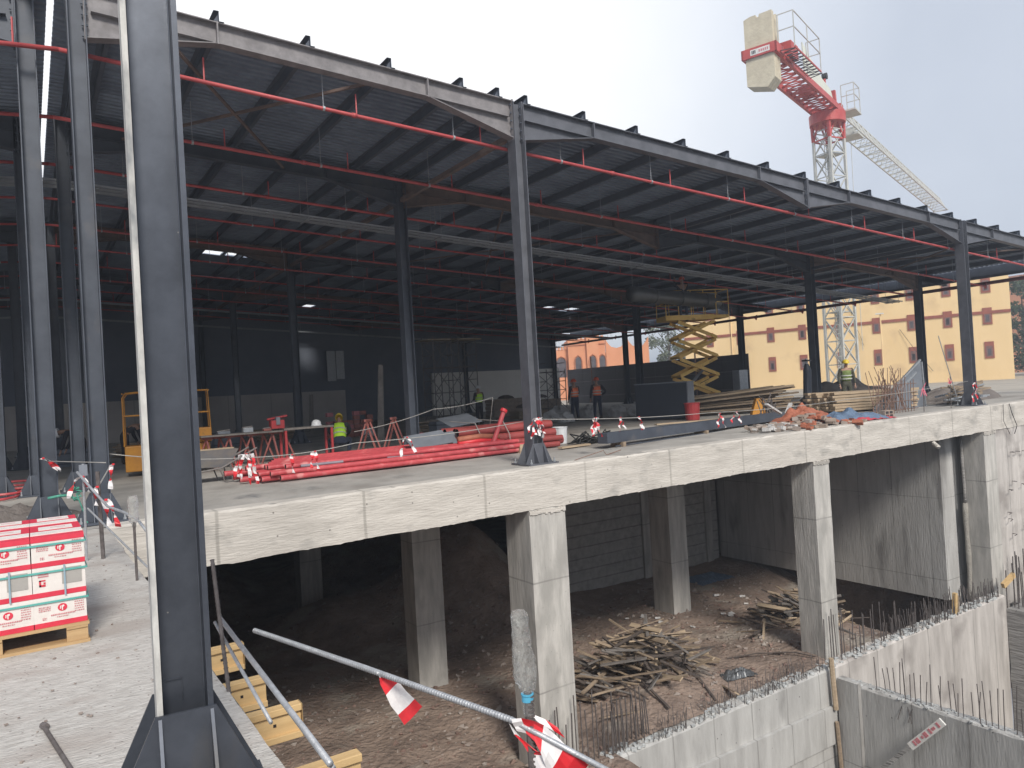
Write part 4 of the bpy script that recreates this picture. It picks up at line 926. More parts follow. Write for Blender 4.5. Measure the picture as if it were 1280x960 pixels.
for z in (.143+.165, .35+.165, .557+.145):
    b = B(); b.b2((px-1.02, py+.018, z), (px+.004, py+.022, z+.013), 'green_strap'); b.b2((px+.002, py+.018, z), (px+.006, py+1.2, z+.013), 'green_strap')
    tag(b.build('strap'), 'green plastic strap around the %s layer of tile cartons' % ('bottom' if z < .4 else 'middle' if z < .6 else 'top'), 'strap')
for i, x in enumerate((px-.14, px-.46, px-.78)):
    b = B(); b.b2((x, py+.012, .35), (x+.011, py+.017, .56), 'blue_strap'); tag(b.build('strap'), 'blue grey vertical strap on the middle layer of tile cartons, %s from the right' % ORD[i], 'strap')

# ================================================================== BARRIER ROPES, TAPES, RODS, BOTTLE
def ribbon(b, pts, wd, per=.16, ph=0, tw=.4, up=None):
    """limp striped tape: width vector turns along its length"""
    vs = []; n = len(pts); pts = [Vector(p) for p in pts]; s_ = 0; ks = []
    for i, p in enumerate(pts):
        a = ph+i*tw; wv = Vector((math.cos(a), math.sin(a)*.6, .25*math.sin(a*1.7))) if up is None else Vector(up)
        vs += [p-wv*wd/2, p+wv*wd/2]
        if i: s_ += (pts[i]-pts[i-1]).length; ks.append(int((s_-1e-4)/per) % 2)
    for i in range(n-1): b.add([vs[2*i], vs[2*i+1], vs[2*i+3], vs[2*i+2]], [(0, 1, 2, 3)], 'tape_red' if ks[i] else 'tape_white')
def hang(x, y, z, ln, seed, cnt=1, wd=.06, name='barrier_tape', label=None):
    r = random.Random(seed); b = B()
    for c in range(cnt):
        dx = r.uniform(-.22, .22) if cnt > 1 else r.uniform(-.05, .05); n = 9; l2 = ln*r.uniform(.7, 1.05)
        pts = [(x+dx*(k/n)**.6+(c-cnt/2)*.03, y+.03*math.sin(k*1.3+c), z-l2*k/n) for k in range(n+1)]
        ribbon(b, pts, wd, .10+.05*r.random(), r.uniform(0, 6))
    b.tube([(x-.015, y, z), (x+.015, y, z)], .012, 'tape_red', 6)
    return tag(b.build(name), label, 'tape')
def rope(pts, label, r_=.009, sag=.05):
    b = B(); 
    for p, q in zip(pts[:-1], pts[1:]):
        p, q = Vector(p), Vector(q); b.tube([p.lerp(q, k/8)-Vector((0, 0, sag*4*(k/8)*(1-k/8))) for k in range(9)], r_, 'rope', 5)
    tag(b.build('barrier_rope', smooth=True), label, 'rope')
rope([(.98, 12.72, 1.0), (3.0, 12.9, .74), (4.9, 12.9, .82), (8.5, 12.9, .95)], 'thin pale barrier rope from the twin left columns to the middle front column', .008)
rope([(8.75, 12.72, .98), (14.0, 12.9, .78), (19.5, 12.9, .80), (25.9, 12.72, 1.05)], 'thin pale barrier rope from the middle front column to the right front column', .008)
rope([(6.4, 16.9, .85), (8.5, 16.9, 1.25), (10.3, 17.0, 1.45), (10.35, 17.4, .5)], 'pale rope strung behind the grey zinc sheets', .008)
rope([(.2, 13.1, .95), (.7, 9.5, 1.05)], 'thin rope from the left twin column to the barrier rods', .006, 0)
for x, z, ln, cnt, lb in ((3.0, .80, .50, 8, 'big bundle of red and white tape at the left end of the red pipe pile'), (3.75, .72, .42, 1, 'single strip of red and white tape over the left of the red pipe pile'), (4.15, .74, .36, 2, 'pair of red and white tape strips, third from the left on the rope'), (5.9, .84, .34, 2, 'pinkish tape bow on the rope in front of the grey zinc sheets'),
                          (8.62, 1.02, .42, 7, 'thick bunch of red and white tape tied around the middle front column'), (10.4, .90, .42, 5, 'fat red and white tape bundle on the rope below the orange vests'), (11.1, .86, .34, 2, 'small tape strip right of the fat tape bundle'), (11.65, .84, .32, 2, 'small tape strip at the left foot of the navy box'), (14.3, .74, .36, 2, 'small tape strip at the right foot of the navy box'), (14.9, .74, .34, 2, 'small tape strip right before the red drum'),
                          (25.9, 1.0, .7, 3, 'long tape strips wound around the right front column')):
    hang(x, 12.88 if x not in (8.62, 25.9) else 12.50, z, ln, int(x*10), cnt, .06, label=lb)
for x, y, z, lb in ((23.3, 12.8, .95, 'pink tape bow on a short bar left of the triangular formwork'), (24.9, 12.8, 1.0, 'pink tape bow on a leaning bar before the triangular formwork')):
    b = B(); b.tube([(x, y, zs(x)), (x+.05, y, z+.25)], .012, 'rebar', 5); r = random.Random(int(x))
    for k in range(7): ribbon(b, [(x+.03, y, z), (x+r.uniform(-.2, .2), y-.03, z+r.uniform(-.3, .2))], .07)
    b.ms = ['pink_tape' if m_ in ('tape_red', 'tape_white') else m_ for m_ in b.ms]; tag(b.build('pink_tape'), lb, 'tape')
# rods at the near left barrier
b = B(); b.tube([(.47, 9.5, -.1), (.48, 9.5, 1.06)], .013, 'rebar_light', 7); b.b2((.44, 9.48, .93), (.52, 9.52, 1.05), 'zinc_sheet'); tag(b.build('rebar_post'), 'upright steel rod with a grey square cap standing behind the tile pallet', 'rod')
b = B(); b.tube([(.63, 9.5, -.1), (.615, 9.5, .96)], .022, 'rebar', 7); tag(b.build('rebar_post'), 'thicker rusty steel rod with tape, standing right of the capped rod', 'rod')
b = B(); b.tube([(.42, 9.46, .98), (.55, 9.3, .78), (.66, 9.0, .62), (.78, 8.6, .58), (.87, 8.3, .52), (.92, 8.0, .42)], .014, 'rebar_light', 7); tag(b.build('bent_rod', smooth=True), 'bent pale steel rod curving from the capped rod to the black column', 'rod')
b = B(); b.tube([(.50, 9.4, .58), (.90, 8.0, .10)], .010, 'rebar_light', 6); tag(b.build('steel_rod'), 'thin straight steel rod slanting down towards the black column', 'rod')
b = B(); b.tube([(.60, 9.42, .78), (.86, 11.2, .88)], .008, 'rope', 5); tag(b.build('barrier_rope'), 'short rope rising from the taped rod to the yellow lift side', 'rope')
hang(.47, 9.46, .92, .24, 3, 2, .05, label='red and white tape on the capped steel rod'); 
hang(.60, 9.4, .80, .24, 9, 1, .05, label='upper short tape strip on the thick rusty rod'); hang(.67, 9.3, .66, .30, 5, 2, .06, label='long red and white tape strip hanging below the bent rod')
hang(.16, 13.02, 1.0, .30, 15, 2, .06, label='faded tape hanging between the two leftmost columns'); hang(.92, 11.3, .92, .34, 21, 1, .06, label='tape strip hanging from the rope left of the black column')
b = B(); b.lathe([(.018, 0), (.02, .03), (.045, .06), (.05, .11), (.042, .16), (.05, .21), (.046, .27), (.036, .30)], (0, 0, 0), 'bottle_plastic', 12); tag(b.build('plastic_bottle', smooth=True, loc=(.80, 8.0, .50)), 'crumpled clear bottle capping a rod beside the black column', 'bottle')
b = B(); b.tube([(.80, 8.0, -.1), (.80, 8.0, .55)], .012, 'rebar', 6); tag(b.build('rebar_post'), 'short rod hidden under the crumpled bottle by the black column', 'rod')
b = B(); b.tube([(.19, 12.9, .42), (.33, 12.88, .44), (.50, 12.92, .43)], .02, 'green_rope', 6); 
for k in range(10): a = k*.8; b.tube([(.52+.05*math.cos(a), 12.9, .47+.08*math.sin(a)), (.55+.07*math.cos(a+1), 12.86, .45+.1*math.sin(a+1)), (.53+.05*math.cos(a+2.2), 12.9, .42+.08*math.sin(a+2))], .012, 'green_rope', 5)
b.tube([(.55, 12.9, .45), (.62, 12.8, .2), (.66, 12.5, .02)], .01, 'green_rope', 5); tag(b.build('green_rope', smooth=True), 'green rope knotted round the foot of the leftmost front column', 'rope')
# ribbed bar, light rods along the wing edge
b = B(); b.tube([(.885, 4.79, .68), (.875, 4.40, -.16)], .011, 'rebar', 8)
for k in range(34): q = Vector((.885, 4.79, .68)).lerp(Vector((.875, 4.40, -.16)), k/34); b.tube([q, q+Vector((0, -.002, -.006))], .0135, 'rebar', 8)
tag(b.build('ribbed_bar'), 'dark ribbed reinforcing bar standing at the slab edge right of the black column', 'rod')
for p, q, rr, lb in (((.93, 4.89, .30), (.91, 2.85, .20), .014, 'long pale steel rod running along the slab edge to the bottom of the picture'), ((.90, 4.89, .28), (.89, 3.63, .10), .010, 'shorter pale steel rod crossing the slab edge above the timber joists'), ((.94, 4.9, .28), (.925, 2.86, .175), .010, 'second pale steel rod lying right beside the long one at the slab edge')):
    b = B(); b.tube([p, q], rr, 'rebar_light', 8); tag(b.build('steel_rod', smooth=True), lb, 'rod')
# long rod with the flag, vertical post with bottle, bundle of tape
P0 = Vector((.87, 3.73, .48)); P1 = Vector((1.28, 2.10, .51)); P2 = Vector((1.62, 1.80, .27))
P0 = Vector((.79, 3.42, .60)); 
b = B(); b.tube([P0, P0.lerp(P1, .5)+Vector((0, 0, .006)), P1, P2], .0095, 'rebar_light', 9)
for k in range(120): q = P0.lerp(P1, k/120)+Vector((0, 0, .006*4*(k/120)*(1-k/120)*.5)); b.tube([q, q+(P1-P0).normalized()*.005], .0112, 'rebar_light', 8)
tag(b.build('steel_rod', smooth=True), 'long pale ribbed steel rod crossing the lower picture over the pit, carrying a tape flag', 'rod')
b = B(); b.tube([(1.33, 2.07, -1.2), (1.325, 2.075, .60)], .013, 'rebar', 9)
for k in range(50): b.tube([(1.329, 2.072, -.2+k*.016), (1.329, 2.072, -.194+k*.016)], .0155, 'rebar', 8)
tag(b.build('rebar_post'), 'dark ribbed upright bar with a plastic bottle stuck over its top', 'rod')
t_ = thing('plastic_bottle', 'crushed clear plastic bottle with a blue neck, upside down on the upright bar', 'bottle', (1.325, 2.078, .565))
b = B(); prof = [(.0165, 0), (.0165, .03), (.022, .04), (.036, .07), (.0405, .10), (.038, .14), (.034, .18), (.030, .22), (.029, .26), (.028, .285), (.020, .30), (.006, .305)]
vs = []; n = 28; prof2 = []
for i in range(len(prof)-1):
    for k in range(4): u = k/4; prof2.append((prof[i][0]*(1-u)+prof[i+1][0]*u, prof[i][1]*(1-u)+prof[i+1][1]*u))
prof2.append(prof[-1])
for rr, z in prof2:
    for k in range(n):
        a = 2*math.pi*k/n; cr_ = .006*nz(math.cos(a)*1.6, math.sin(a)*1.6, z*32)+.0035*nz(math.cos(a)*5, math.sin(a)*5, z*95); rad = rr+(cr_ if z > .03 else 0)
        vs.append((rad*math.cos(a)-.10*max(z-.05, 0)*.8*.8, rad*math.sin(a)*.9, z))
b.add(vs, [(i*n+k, i*n+(k+1) % n, (i+1)*n+(k+1) % n, (i+1)*n+k) for i in range(len(prof2)-1) for k in range(n)]+[tuple(range((len(prof2)-1)*n, len(prof2)*n))], 'bottle_plastic')
b.build('bottle_body', t_, smooth=True)
b = B(); b.tube([(0, 0, .004), (0, 0, .022)], .0195, 'cap_blue', 18); b.tube([(0, 0, .024), (0, 0, .029)], .021, 'cap_blue', 18); b.build('neck_ring', t_)
b = B(); b.tube([(0, 0, -.04), (0, 0, .003)], .0165, 'bottle_plastic', 14); b.build('neck', t_)
# flag on the rod
fp = P0.lerp(P1, .56)+Vector((0, 0, .004))
rxv = Vector((.84, -.54, 0)); dn = Vector((0, 0, -1)); toc = Vector((-.54, -.84, 0))
def pt(u, v, w=0): return fp+rxv*u+dn*v+toc*w
b = B()
ribb = [(.0, .0, .016), (.008, .03, .028), (.040, .060, .068), (.060, .10, .084), (.086, .135, .09), (.11, .170, .095)]
cols = ['tape_red', 'tape_red', 'tape_white', 'tape_white', 'tape_red']
vs = []
for i, (u, v, wd) in enumerate(ribb): 
    sl = Vector((.78, 0, -.62)); e_ = (rxv*.74-dn*.67)
    for k in range(4): vs.append(pt(u, v, .008*math.sin(i*1.2+k*1.4))+e_*wd*(k/3-.45))
for i in range(5):
    for k in range(3): b.add([vs[i*4+k], vs[i*4+k+1], vs[i*4+k+5], vs[i*4+k+4]], [(0, 1, 2, 3)], cols[i])
b.tube([pt(-.008, -.006), pt(0, .012), pt(.008, -.004)], .007, 'tape_white', 7)
tag(b.build('tape_flag', smooth=True), 'red and white tape flag knotted on the long pale rod over the pit', 'tape')
# big tape wrap at the post
b = B(); o_ = P1+Vector((.0, .0, 0)); r = random.Random(4)
def pt2(u, v, w=0): return o_+rxv*u+dn*v+toc*w
def sheet(path, cols, seed):
    r = random.Random(seed); vs = []; m = 6; n = len(path)
    for i, (u, v, du, dv, w_) in enumerate(path):
        for k in range(m): f_ = k/(m-1); vs.append(pt2((u+du*f_)*1.3, (v+dv*f_)*1.3, w_+.010*math.sin(3.1*f_+i*1.1+seed)+.004*r.uniform(-1, 1)))
    for i in range(n-1):
        for k in range(m-1): b.add([vs[i*m+k], vs[i*m+k+1], vs[(i+1)*m+k+1], vs[(i+1)*m+k]], [(0, 1, 2, 3)], cols[i])
sheet([(-.005, -.010, .012, .035, .012), (.02, -.014, .01, .045, .016), (.05, -.004, .0, .05, .02), (.075, .010, -.012, .062, .022), (.10, .035, -.03, .062, .02), (.125, .06, -.045, .07, .02), (.15, .085, -.06, .085, .016), (.18, .115, -.07, .09, .01)], ['tape_white', 'tape_red', 'tape_red', 'tape_white', 'tape_white', 'tape_red', 'tape_red'], 1)
sheet([(-.012, .0, .01, .025, .0), (.0, .03, .025, .02, .01), (.018, .055, .04, .02, .012), (.035, .085, .06, .0, .012), (.05, .12, .07, -.01, .01), (.07, .155, .08, -.01, .01)], ['tape_white', 'tape_red', 'tape_red', 'tape_white', 'tape_white'], 2)
sheet([(.02, -.02, .02, .01, -.015), (.045, -.005, .02, .02, -.02), (.08, .01, .02, .025, -.02), (.11, .03, .02, .03, -.02)], ['tape_white', 'tape_white', 'tape_red'], 3)
tag(b.build('tape_wrap', smooth=True), 'crumpled red and white tape wound round the upright bar below the bottle', 'tape')
# timber I joists under the wing edge
for i, (y, x1) in enumerate(((6.13, 1.32), (5.27, 1.27), (4.66, 1.32), (3.80, 1.37))):
    t_ = thing('timber_joist', '%s pale timber formwork joist jutting out below the slab edge, counted from the far end' % ORD[i], 'joist', (0, y, -.24), 'timber joists jutting out below the slab edge')
    z0 = 0
    for zz in (-.0, -.16):
        b = B(); b.b2((.30, -.04, zz-.04), (x1, .04, zz), 'fresh_timber'); b.build('flange', t_, bevel=.004)
    b = B(); b.b2((.30, -.014, -.16), (x1-.002, .014, -.04), 'fresh_timber'); b.build('web', t_)
    b = B(); b.box((x1-.16, -.015, -.1), (.018, .003, .018), 'window_dark'); b.box((x1-.30, -.015, -.07), (.014, .003, .014), 'window_dark'); b.build('hole', t_)
    if i in (0, 2): b = B(); b.b2((x1+.0005, -.042, -.2), (x1+.003, .042, .001), 'osb_end'); o = b.build('end_mark', t_)
# loose bar on the wing floor
b = B(); b.tube([(.0, 4.58, .012), (.04, 4.3, .014), (.1, 3.9, .012)], .011, 'rebar', 7); b.tube([(-.005, 4.6, .015), (.01, 4.56, .015)], .018, 'rebar', 7); tag(b.build('rebar_offcut'), 'short dark steel bar lying on the bare concrete left of the black column', 'rod')
r = random.Random(9); b = B()
for i in range(260):
    x = r.uniform(-1.4, .85); y = r.uniform(2.5, 11); s = r.uniform(.003, .009); b.box((x, y, s*.4+.004), (s*2, s*1.6, s), 'stone', Matrix.Rotation(r.uniform(0, 3), 3, 'Z'))
tag(b.build('grit'), 'fine grit scattered over the bare foreground slab', 'grit', kind='stuff')
# sand heap by the left columns and hose
b = B(); n = 24; vs = [(-.35+1.5*(i/n-.5)*1.5, 14.1+1.6*(j/n-.5), .005+.22*max(0, 1-((i/n-.5)**2*4+(j/n-.5)**2*4))*(1+.6*nz(i*.4, j*.4))-.006) for j in range(n+1) for i in range(n+1)]
b.add(vs, [(j*(n+1)+i, j*(n+1)+i+1, (j+1)*(n+1)+i+1, (j+1)*(n+1)+i) for j in range(n) for i in range(n)], 'sand'); tag(b.build('sand_heap', smooth=True), 'low heap of dark sand round the feet of the left front columns', 'sand')
b = B()
for k in range(3):
    cx, cy = -.6+.12*k, 19.0+.6*k; pts = [(cx+(.45+.12*k)*math.cos(a*.5), cy+1.2*math.sin(a*.5), .05+.045*k) for a in range(13)]; b.tube(pts, .028, 'red_pipe', 6)
tag(b.build('hose', smooth=True), 'coiled red hose on the floor at the left edge behind the columns', 'hose')
# small items & clutter along the back floor
G = 'low rubbish and crates in the back of the hall'
r = random.Random(21)
cl = [('crate', 'dark crate standing on the shaded floor %s', 'box_grey'), ('timber_bundle', 'short stack of boards on the shaded floor %s', 'old_timber'), ('bag', 'pale crumpled bag on the floor %s', 'bag_white')]
spots = [(1.2, 28, 0, 'behind the leftmost columns'), (3.4, 30, 1, 'behind the small yellow lift'), (6.5, 31, 0, 'beyond the work table'), (9.0, 33, 1, 'behind the pink bricks'), (12.6, 24.2, 0, 'right of the second row column'), (13.3, 26.5, 1, 'before the scaffold tower'), (11.3, 28.3, 2, 'left of the scaffold tower')]
for x, y, k, w_ in spots:
    nm, lb, m = cl[k]; b = B()
    if k == 0: b.b2((-.5, -.3, 0), (.5, .3, .55), m); [b.b2((-.52, -.32, z), (.52, .32, z+.05), 'purlin_steel') for z in (.08, .4)]
    elif k == 1: [b.box((r.uniform(-.1, .1), r.uniform(-.2, .2), .05+.07*i), (1.8, .22, .05), m, Matrix.Rotation(r.uniform(-.1, .1), 3, 'Z')) for i in range(7)]
    else: b.lathe([(.2, 0), (.32, .1), (.28, .3), (.1, .42)], (0, 0, 0), m, 8)
    tag(b.build(nm, loc=(x, y, zs(x))), lb % w_, 'rubbish')
# block pallets in front of the pale wall
for i, (x, y, w_, h) in enumerate(((21.5, 35.5, 2.6, 1.0), (24.3, 36, 2.2, .9), (20.2, 31.0, 1.6, .55))):
    t_ = thing('block_stack', ['brownish stack of blocks before the pale back wall right of the lime vest', 'second stack of blocks before the pale back wall, partly behind the middle column', 'low stack of dusty boards nearer than the block stacks'][i], 'blocks', (x, y, zs(x)))
    for k in range(int(h/.2)):
        b = B(); b.box((w_/2, .4, .1+.2*k), (w_-.06*(k % 2), .9, .185), 'old_timber' if i == 2 else 'hollow_brick'); b.build('course', t_)
    b = B(); b.lathe([(.5, 0), (.4, .12), (.15, .2)], (w_*.4, .3, h), 'dark_timber', 8); b.build('cover', t_)

# rubbish bags and heap between orange vests
for i, (x, y, s) in enumerate(((19.0, 26.6, .40), (19.9, 27.2, .5), (20.8, 26.2, .45), (21.6, 25.2, .42), (22.3, 25.0, .36), (18.6, 25.0, .35))):
    b = B(); vs = []; n = 12; m = 7
    for j in range(m+1):
        for k in range(n):
            th = math.pi*j/m; ph = 2*math.pi*k/n; q = Vector((math.sin(th)*math.cos(ph), math.sin(th)*math.sin(ph), max(math.cos(th), -.3))); vs.append(q*s*(1+.5*nz(q.x*2+i*3, q.y*2, q.z*2))+Vector((0, 0, s*.3)))
    b.add(vs, [(j*n+k, j*n+(k+1) % n, (j+1)*n+(k+1) % n, (j+1)*n+k) for j in range(m) for k in range(n)], 'bag_white')
    tag(b.build('rubble_bag', loc=(x, y, zs(x))), 'pale crumpled rubble bag, %s from the left behind the orange vests' % ORD[i], 'bag', 'rubble bags behind the orange vests')

# ================================================================== TIMBER STACKS, RUBBLE, STEEL ON THE DECK
G = 'weathered boards of the long dark stack before the yellow building'
r = random.Random(31)
for k in range(9):
    for j in range(3):
        b = B(); b.box((0, 0, 0), (4.6+r.uniform(-.5, .4), .3, .06), 'old_timber' if r.random() < .7 else 'pale_timber')
        o = b.build('board', loc=(22.9+r.uniform(-.5, .5), 19.9+j*.42, zs(23)+.09+k*.088)); o.rotation_euler = (0, R_(-1.5-k*.45+r.uniform(-1, 1)), R_(-38+r.uniform(-4, 4)))
        tag(o, 'long weathered brown board, %s row, %s layer up in the stack behind the yellow stand' % (ORD[j], ORD[k]), 'board', G)
G = 'pale planks stacked in front of the crane mast'
for k in range(7):
    for j in range(4):
        b = B(); b.box((0, 0, 0), (3.1+r.uniform(-.1, .1), .28, .075), 'pale_timber')
        o = b.build('plank', loc=(24.1+r.uniform(-.08, .08), 14.9+j*.33, zs(24)+.10+k*.092)); o.rotation_euler = (0, R_(r.uniform(-.6, .6)), R_(-22+r.uniform(-1.5, 1.5)))
        tag(o, 'pale plank, %s row, %s layer up in the stack before the yellow helmet worker' % (ORD[j], ORD[k]), 'plank', G)
# steel beam lying along the edge
t_ = thing('steel_beam', 'long dark steel beam lying on the floor near the front edge right of the middle column', 'beam', (11.35, 13.85, zs(11.4)), None, R_(9.5))
b = B(); L_ = 8.6; b.b2((0, -.15, .12), (L_, -.13, .36), 'steel_hall'); b.b2((0, .13, .12), (L_, .15, .36), 'steel_hall'); b.b2((0, -.13, .23), (L_, .13, .245), 'steel_hall'); b.b2((-.012, -.15, .12), (0, .15, .36), 'steel_hall'); b.build('beam', t_)
b = B(); b.b2((.3, -.13, .02), (7.6, -.10, .05), 'steel_hall'); b.build('strip', t_)
for x in (.5, 4, 7.5): b = B(); b.b2((x, -.2, 0), (x+.1, .2, .118), 'old_timber'); b.build('bearer', t_)
# floor clutter behind pipes
for i, (x, y, lx, lb) in enumerate(((11.3, 14.9, 1.0, 'old board lying between the pipe ends and the steel beam'), (17.9, 14.2, 1.1, 'thin pale board lying at the right end of the steel beam'), (19.0, 18.2, 3.2, 'long pale board lying in front of the red drum'))):
    b = B(); b.box((0, 0, .03), (lx, .16, .04), 'pale_timber'); o = b.build('board', loc=(x, y, zs(x)+.01)); o.rotation_euler.z = R_(8 if i < 2 else -10); tag(o, lb, 'board')
b = B(); r = random.Random(3)
for k in range(26): a = r.uniform(0, 6); b.tube([(r.uniform(-.5, .5), r.uniform(-.3, .3), .05), (r.uniform(-.5, .5), r.uniform(-.3, .3), r.uniform(.1, .35)), (r.uniform(-.6, .6), r.uniform(-.3, .3), .04)], .02, 'rubber', 5)
tag(b.build('cable_heap', smooth=True, loc=(12.2, 15.4, zs(12))), 'tangled heap of black cable right of the stacked pipe ends', 'cable')
for (p, q, z, lb) in (((9.35, 12.35, .1), (10.7, 12.6, .12), .13, 'thin wire with a hooked end lying at the foot of the middle column'), ):
    b = B(); b.tube([p, (10.2, 12.45, .22), (10.25, 12.42, .12)], .008, 'rebar_rust', 5); b.tube([(10.4, 12.6, .1), (10.9, 12.7, .16)], .01, 'rebar_rust', 5); tag(b.build('wire'), lb, 'wire')
# rubble heap with tarps
b = B(); r = random.Random(8)
for k in range(150):
    x = r.gauss(0, .75); y = r.gauss(0, .35); s = r.uniform(.05, .15); b.box((x, y, .05+max(0, .30-.2*abs(x)-.3*abs(y))*r.random()), (s*2, s*1.3, s*.7), r.choice(['orange_scrap', 'hollow_brick', 'stone', 'hollow_brick', 'orange_scrap']), Matrix.Rotation(r.uniform(0, 3), 3, 'Z') @ Matrix.Rotation(r.uniform(-.6, .6), 3, 'X'))
tag(b.build('rubble_heap', loc=(17.9, 12.95, zs(18))), 'heap of broken brick and orange plastic scrap at the front edge left of the tarpaulin', 'rubble', kind='stuff')
b = B()
for k in range(90):
    x = r.gauss(0, .35); y = r.gauss(0, .25); s = r.uniform(.04, .10); b.box((x, y, .05+.1*r.random()), (s*2, s*1.3, s), r.choice(['bag_white', 'stone', 'hollow_brick']), Matrix.Rotation(r.uniform(0, 3), 3, 'Z') @ Matrix.Rotation(r.uniform(-.6, .6), 3, 'X'))
tag(b.build('rubble_heap', loc=(16.4, 13.0, zs(16.4))), 'small grey heap of broken blocks at the front edge, leftmost of the rubble', 'rubble', kind='stuff')
def cloth(x, y, z, lx, ly, h, m, label, seed, rz=0, nm='tarpaulin'):
    b = B(); nx, ny = 26, 12; vs = [((i/nx-.5)*lx, (j/ny-.5)*ly, h*max(0, math.cos((i/nx-.5)*2.9))*max(0, math.cos((j/ny-.5)*2.9))*(.7+.5*nz(i*.25+seed, j*.3))+.05*abs(nz(i*.8+seed, j*.8))+.01) for j in range(ny+1) for i in range(nx+1)]
    b.add(vs, [(j*(nx+1)+i, j*(nx+1)+i+1, (j+1)*(nx+1)+i+1, (j+1)*(nx+1)+i) for j in range(ny) for i in range(nx)], m); o = b.build(nm, loc=(x, y, z)); o.rotation_euler.z = rz; tag(o, label, nm.replace('_', ' '))
cloth(19.5, 12.85, zs(19), 2.6, .9, .42, 'tarp_blue', 'crumpled blue grey tarpaulin over the rubble at the front edge', 1, -.15)
cloth(19.9, 12.55, zs(19)+.0, 2.0, .5, .2, 'tarp_red', 'red cloth showing under the front of the blue tarpaulin', 5, -.1, 'red_cloth')
cloth(18.5, 13.6, zs(19)+.1, 2.2, .9, .5, 'orange_scrap', 'orange plastic netting bunched behind the blue tarpaulin', 9, .1, 'orange_netting')
b = B(); b.b2((-.22, -.1, 0), (.22, .1, .22), 'hollow_brick'); [b.b2((-.18+.2*i, -.103, .03+.095*k), (-.03+.2*i, -.1005, .10+.095*k), 'window_dark') for i in range(2) for k in range(2)]
tag(b.build('hollow_block', loc=(20.75, 12.5, zs(20.7))), 'hollow concrete block at the right end of the tarpaulin', 'block')
b = B()
for p, q in (((-.5, 0, .45), (.15, .05, .15)), ((.35, 0, .12), (.7, .1, .4))): b.bar(p, q, .1, .05, 'bag_white')
tag(b.build('pale_offcuts', loc=(17.8, 13.9, zs(18)+.2)), 'two pale board offcuts sticking up behind the orange rubble', 'offcut')
b = B()
for k in range(14): b.tube([(r.uniform(-.4, .4), r.uniform(-.2, .2), 0), (r.uniform(-.5, .5), r.uniform(-.2, .2), r.uniform(.4, .9))], .02, 'rebar', 5)
tag(b.build('scrap_bars', loc=(20.6, 16.5, zs(20))), 'upright tangle of thin scrap bars between the two timber stacks', 'scrap')
b = B(); b.tube([(0, 0, 0), (.12, 0, 1.5), (.1, 0, 1.75)], [.16, .15, .07], 'box_navy', 12); b.tube([(.1, 0, 1.75), (.1, 0, 1.95)], .05, 'galvanised', 8); b.b2((-.02, -.12, 1.84), (.25, .12, 1.9), 'black_paint'); tag(b.build('gas_cylinder', smooth=False, loc=(24.9, 18.1, zs(25))), 'dark gas cylinder standing against the left side of the second row column', 'cylinder')
# rebar mats and starter cages
b = B()
for k in range(15): b.tube([(-1.2+k*.16, 0, 0), (-1.0+k*.16+.3, .25, 1.05+r.uniform(-.2, .4))], .011, 'rebar_rust', 4)
for k in range(4): b.tube([(-1.2+.12*k, .06*k, .1+.26*k), (1.3+.1*k, .06*k, .1+.26*k)], .010, 'rebar_rust', 4)
tag(b.build('rebar_cage', loc=(22.6, 13.3, zs(22.6))), 'leaning rusty rebar cage right of the pale plank stack', 'rebar cage')
b = B()
for k in range(34): b.tube([(r.uniform(-.8, .8), r.uniform(-.3, .3), 0), (r.uniform(-.9, .9), r.uniform(-.3, .3), r.uniform(.7, 1.5))], .012, 'rebar_rust', 4)
tag(b.build('starter_bars', loc=(23.6, 14.1, zs(23.6))), 'bristling rusty starter bars left of the triangular formwork', 'rebar')
# dark sand mound and triangular form
def mound(x, y, z, lx, ly, h, m, label, seed):
    b = B(); n = 30; vs = [((i/n-.5)*lx, (j/n-.5)*ly, h*max(0, 1-((i/n-.5)**2+(j/n-.5)**2)*4)**.8*(.75+.5*nz(i*.14+seed, j*.14))+.03*nz(i, j, seed)) for j in range(n+1) for i in range(n+1)]
    b.add(vs, [(j*(n+1)+i, j*(n+1)+i+1, (j+1)*(n+1)+i+1, (j+1)*(n+1)+i) for j in range(n) for i in range(n)], m); tag(b.build('sand_mound', smooth=True, loc=(x, y, z)), label, 'mound')
mound(31.2, 20.6, zs(31), 5.4, 3.4, 1.15, 'sand', 'dark sand mound between the crane mast and the cleated column', 2)
mound(29.6, 14.9, zs(29), 5.2, 1.8, .80, 'sand', 'long dark earth bank behind the right front column', 7)
t_ = thing('formwork_panel', 'grey triangular formwork panel with pale edges standing behind the starter bars', 'formwork', (25.0, 14.3, zs(25)))
b = B(); b.prism([(-2.0, 0), (1.1, 0), (1.02, 1.5), (.85, 1.6)], 1, -.03, .03, 'box_grey'); b.build('panel', t_)
b = B(); b.bar((-2.0, -.05, .1), (.9, -.05, 1.62), .05, .06, 'galvanised'); b.bar((-1.5, -.05, .1), (.6, -.05, 1.2), .04, .05, 'galvanised'); b.bar((1.06, -.05, 0), (.97, -.05, 1.55), .05, .05, 'galvanised'); b.build('rail', t_)
b = B(); b.tube([(26.0, 13.1, .25), (25.35, 13.3, 2.6)], .015, 'rebar_light', 5); tag(b.build('steel_rod'), 'thin pale rod leaning against the right front column', 'rod')
b = B()
for k in range(18): b.box((27.4+r.uniform(-.8, .9), 13.6+r.uniform(-.3, .3), zs(27)+.12+.03*k), (2.4, .06, .05), r.choice(['galvanised', 'old_timber', 'box_grey']), Matrix.Rotation(r.uniform(-.15, .15), 3, 'Z') @ Matrix.Rotation(r.uniform(-.12, .12), 3, 'Y'))
tag(b.build('scrap_pile'), 'pile of grey bars and laths at the right edge beside the right front column', 'scrap')

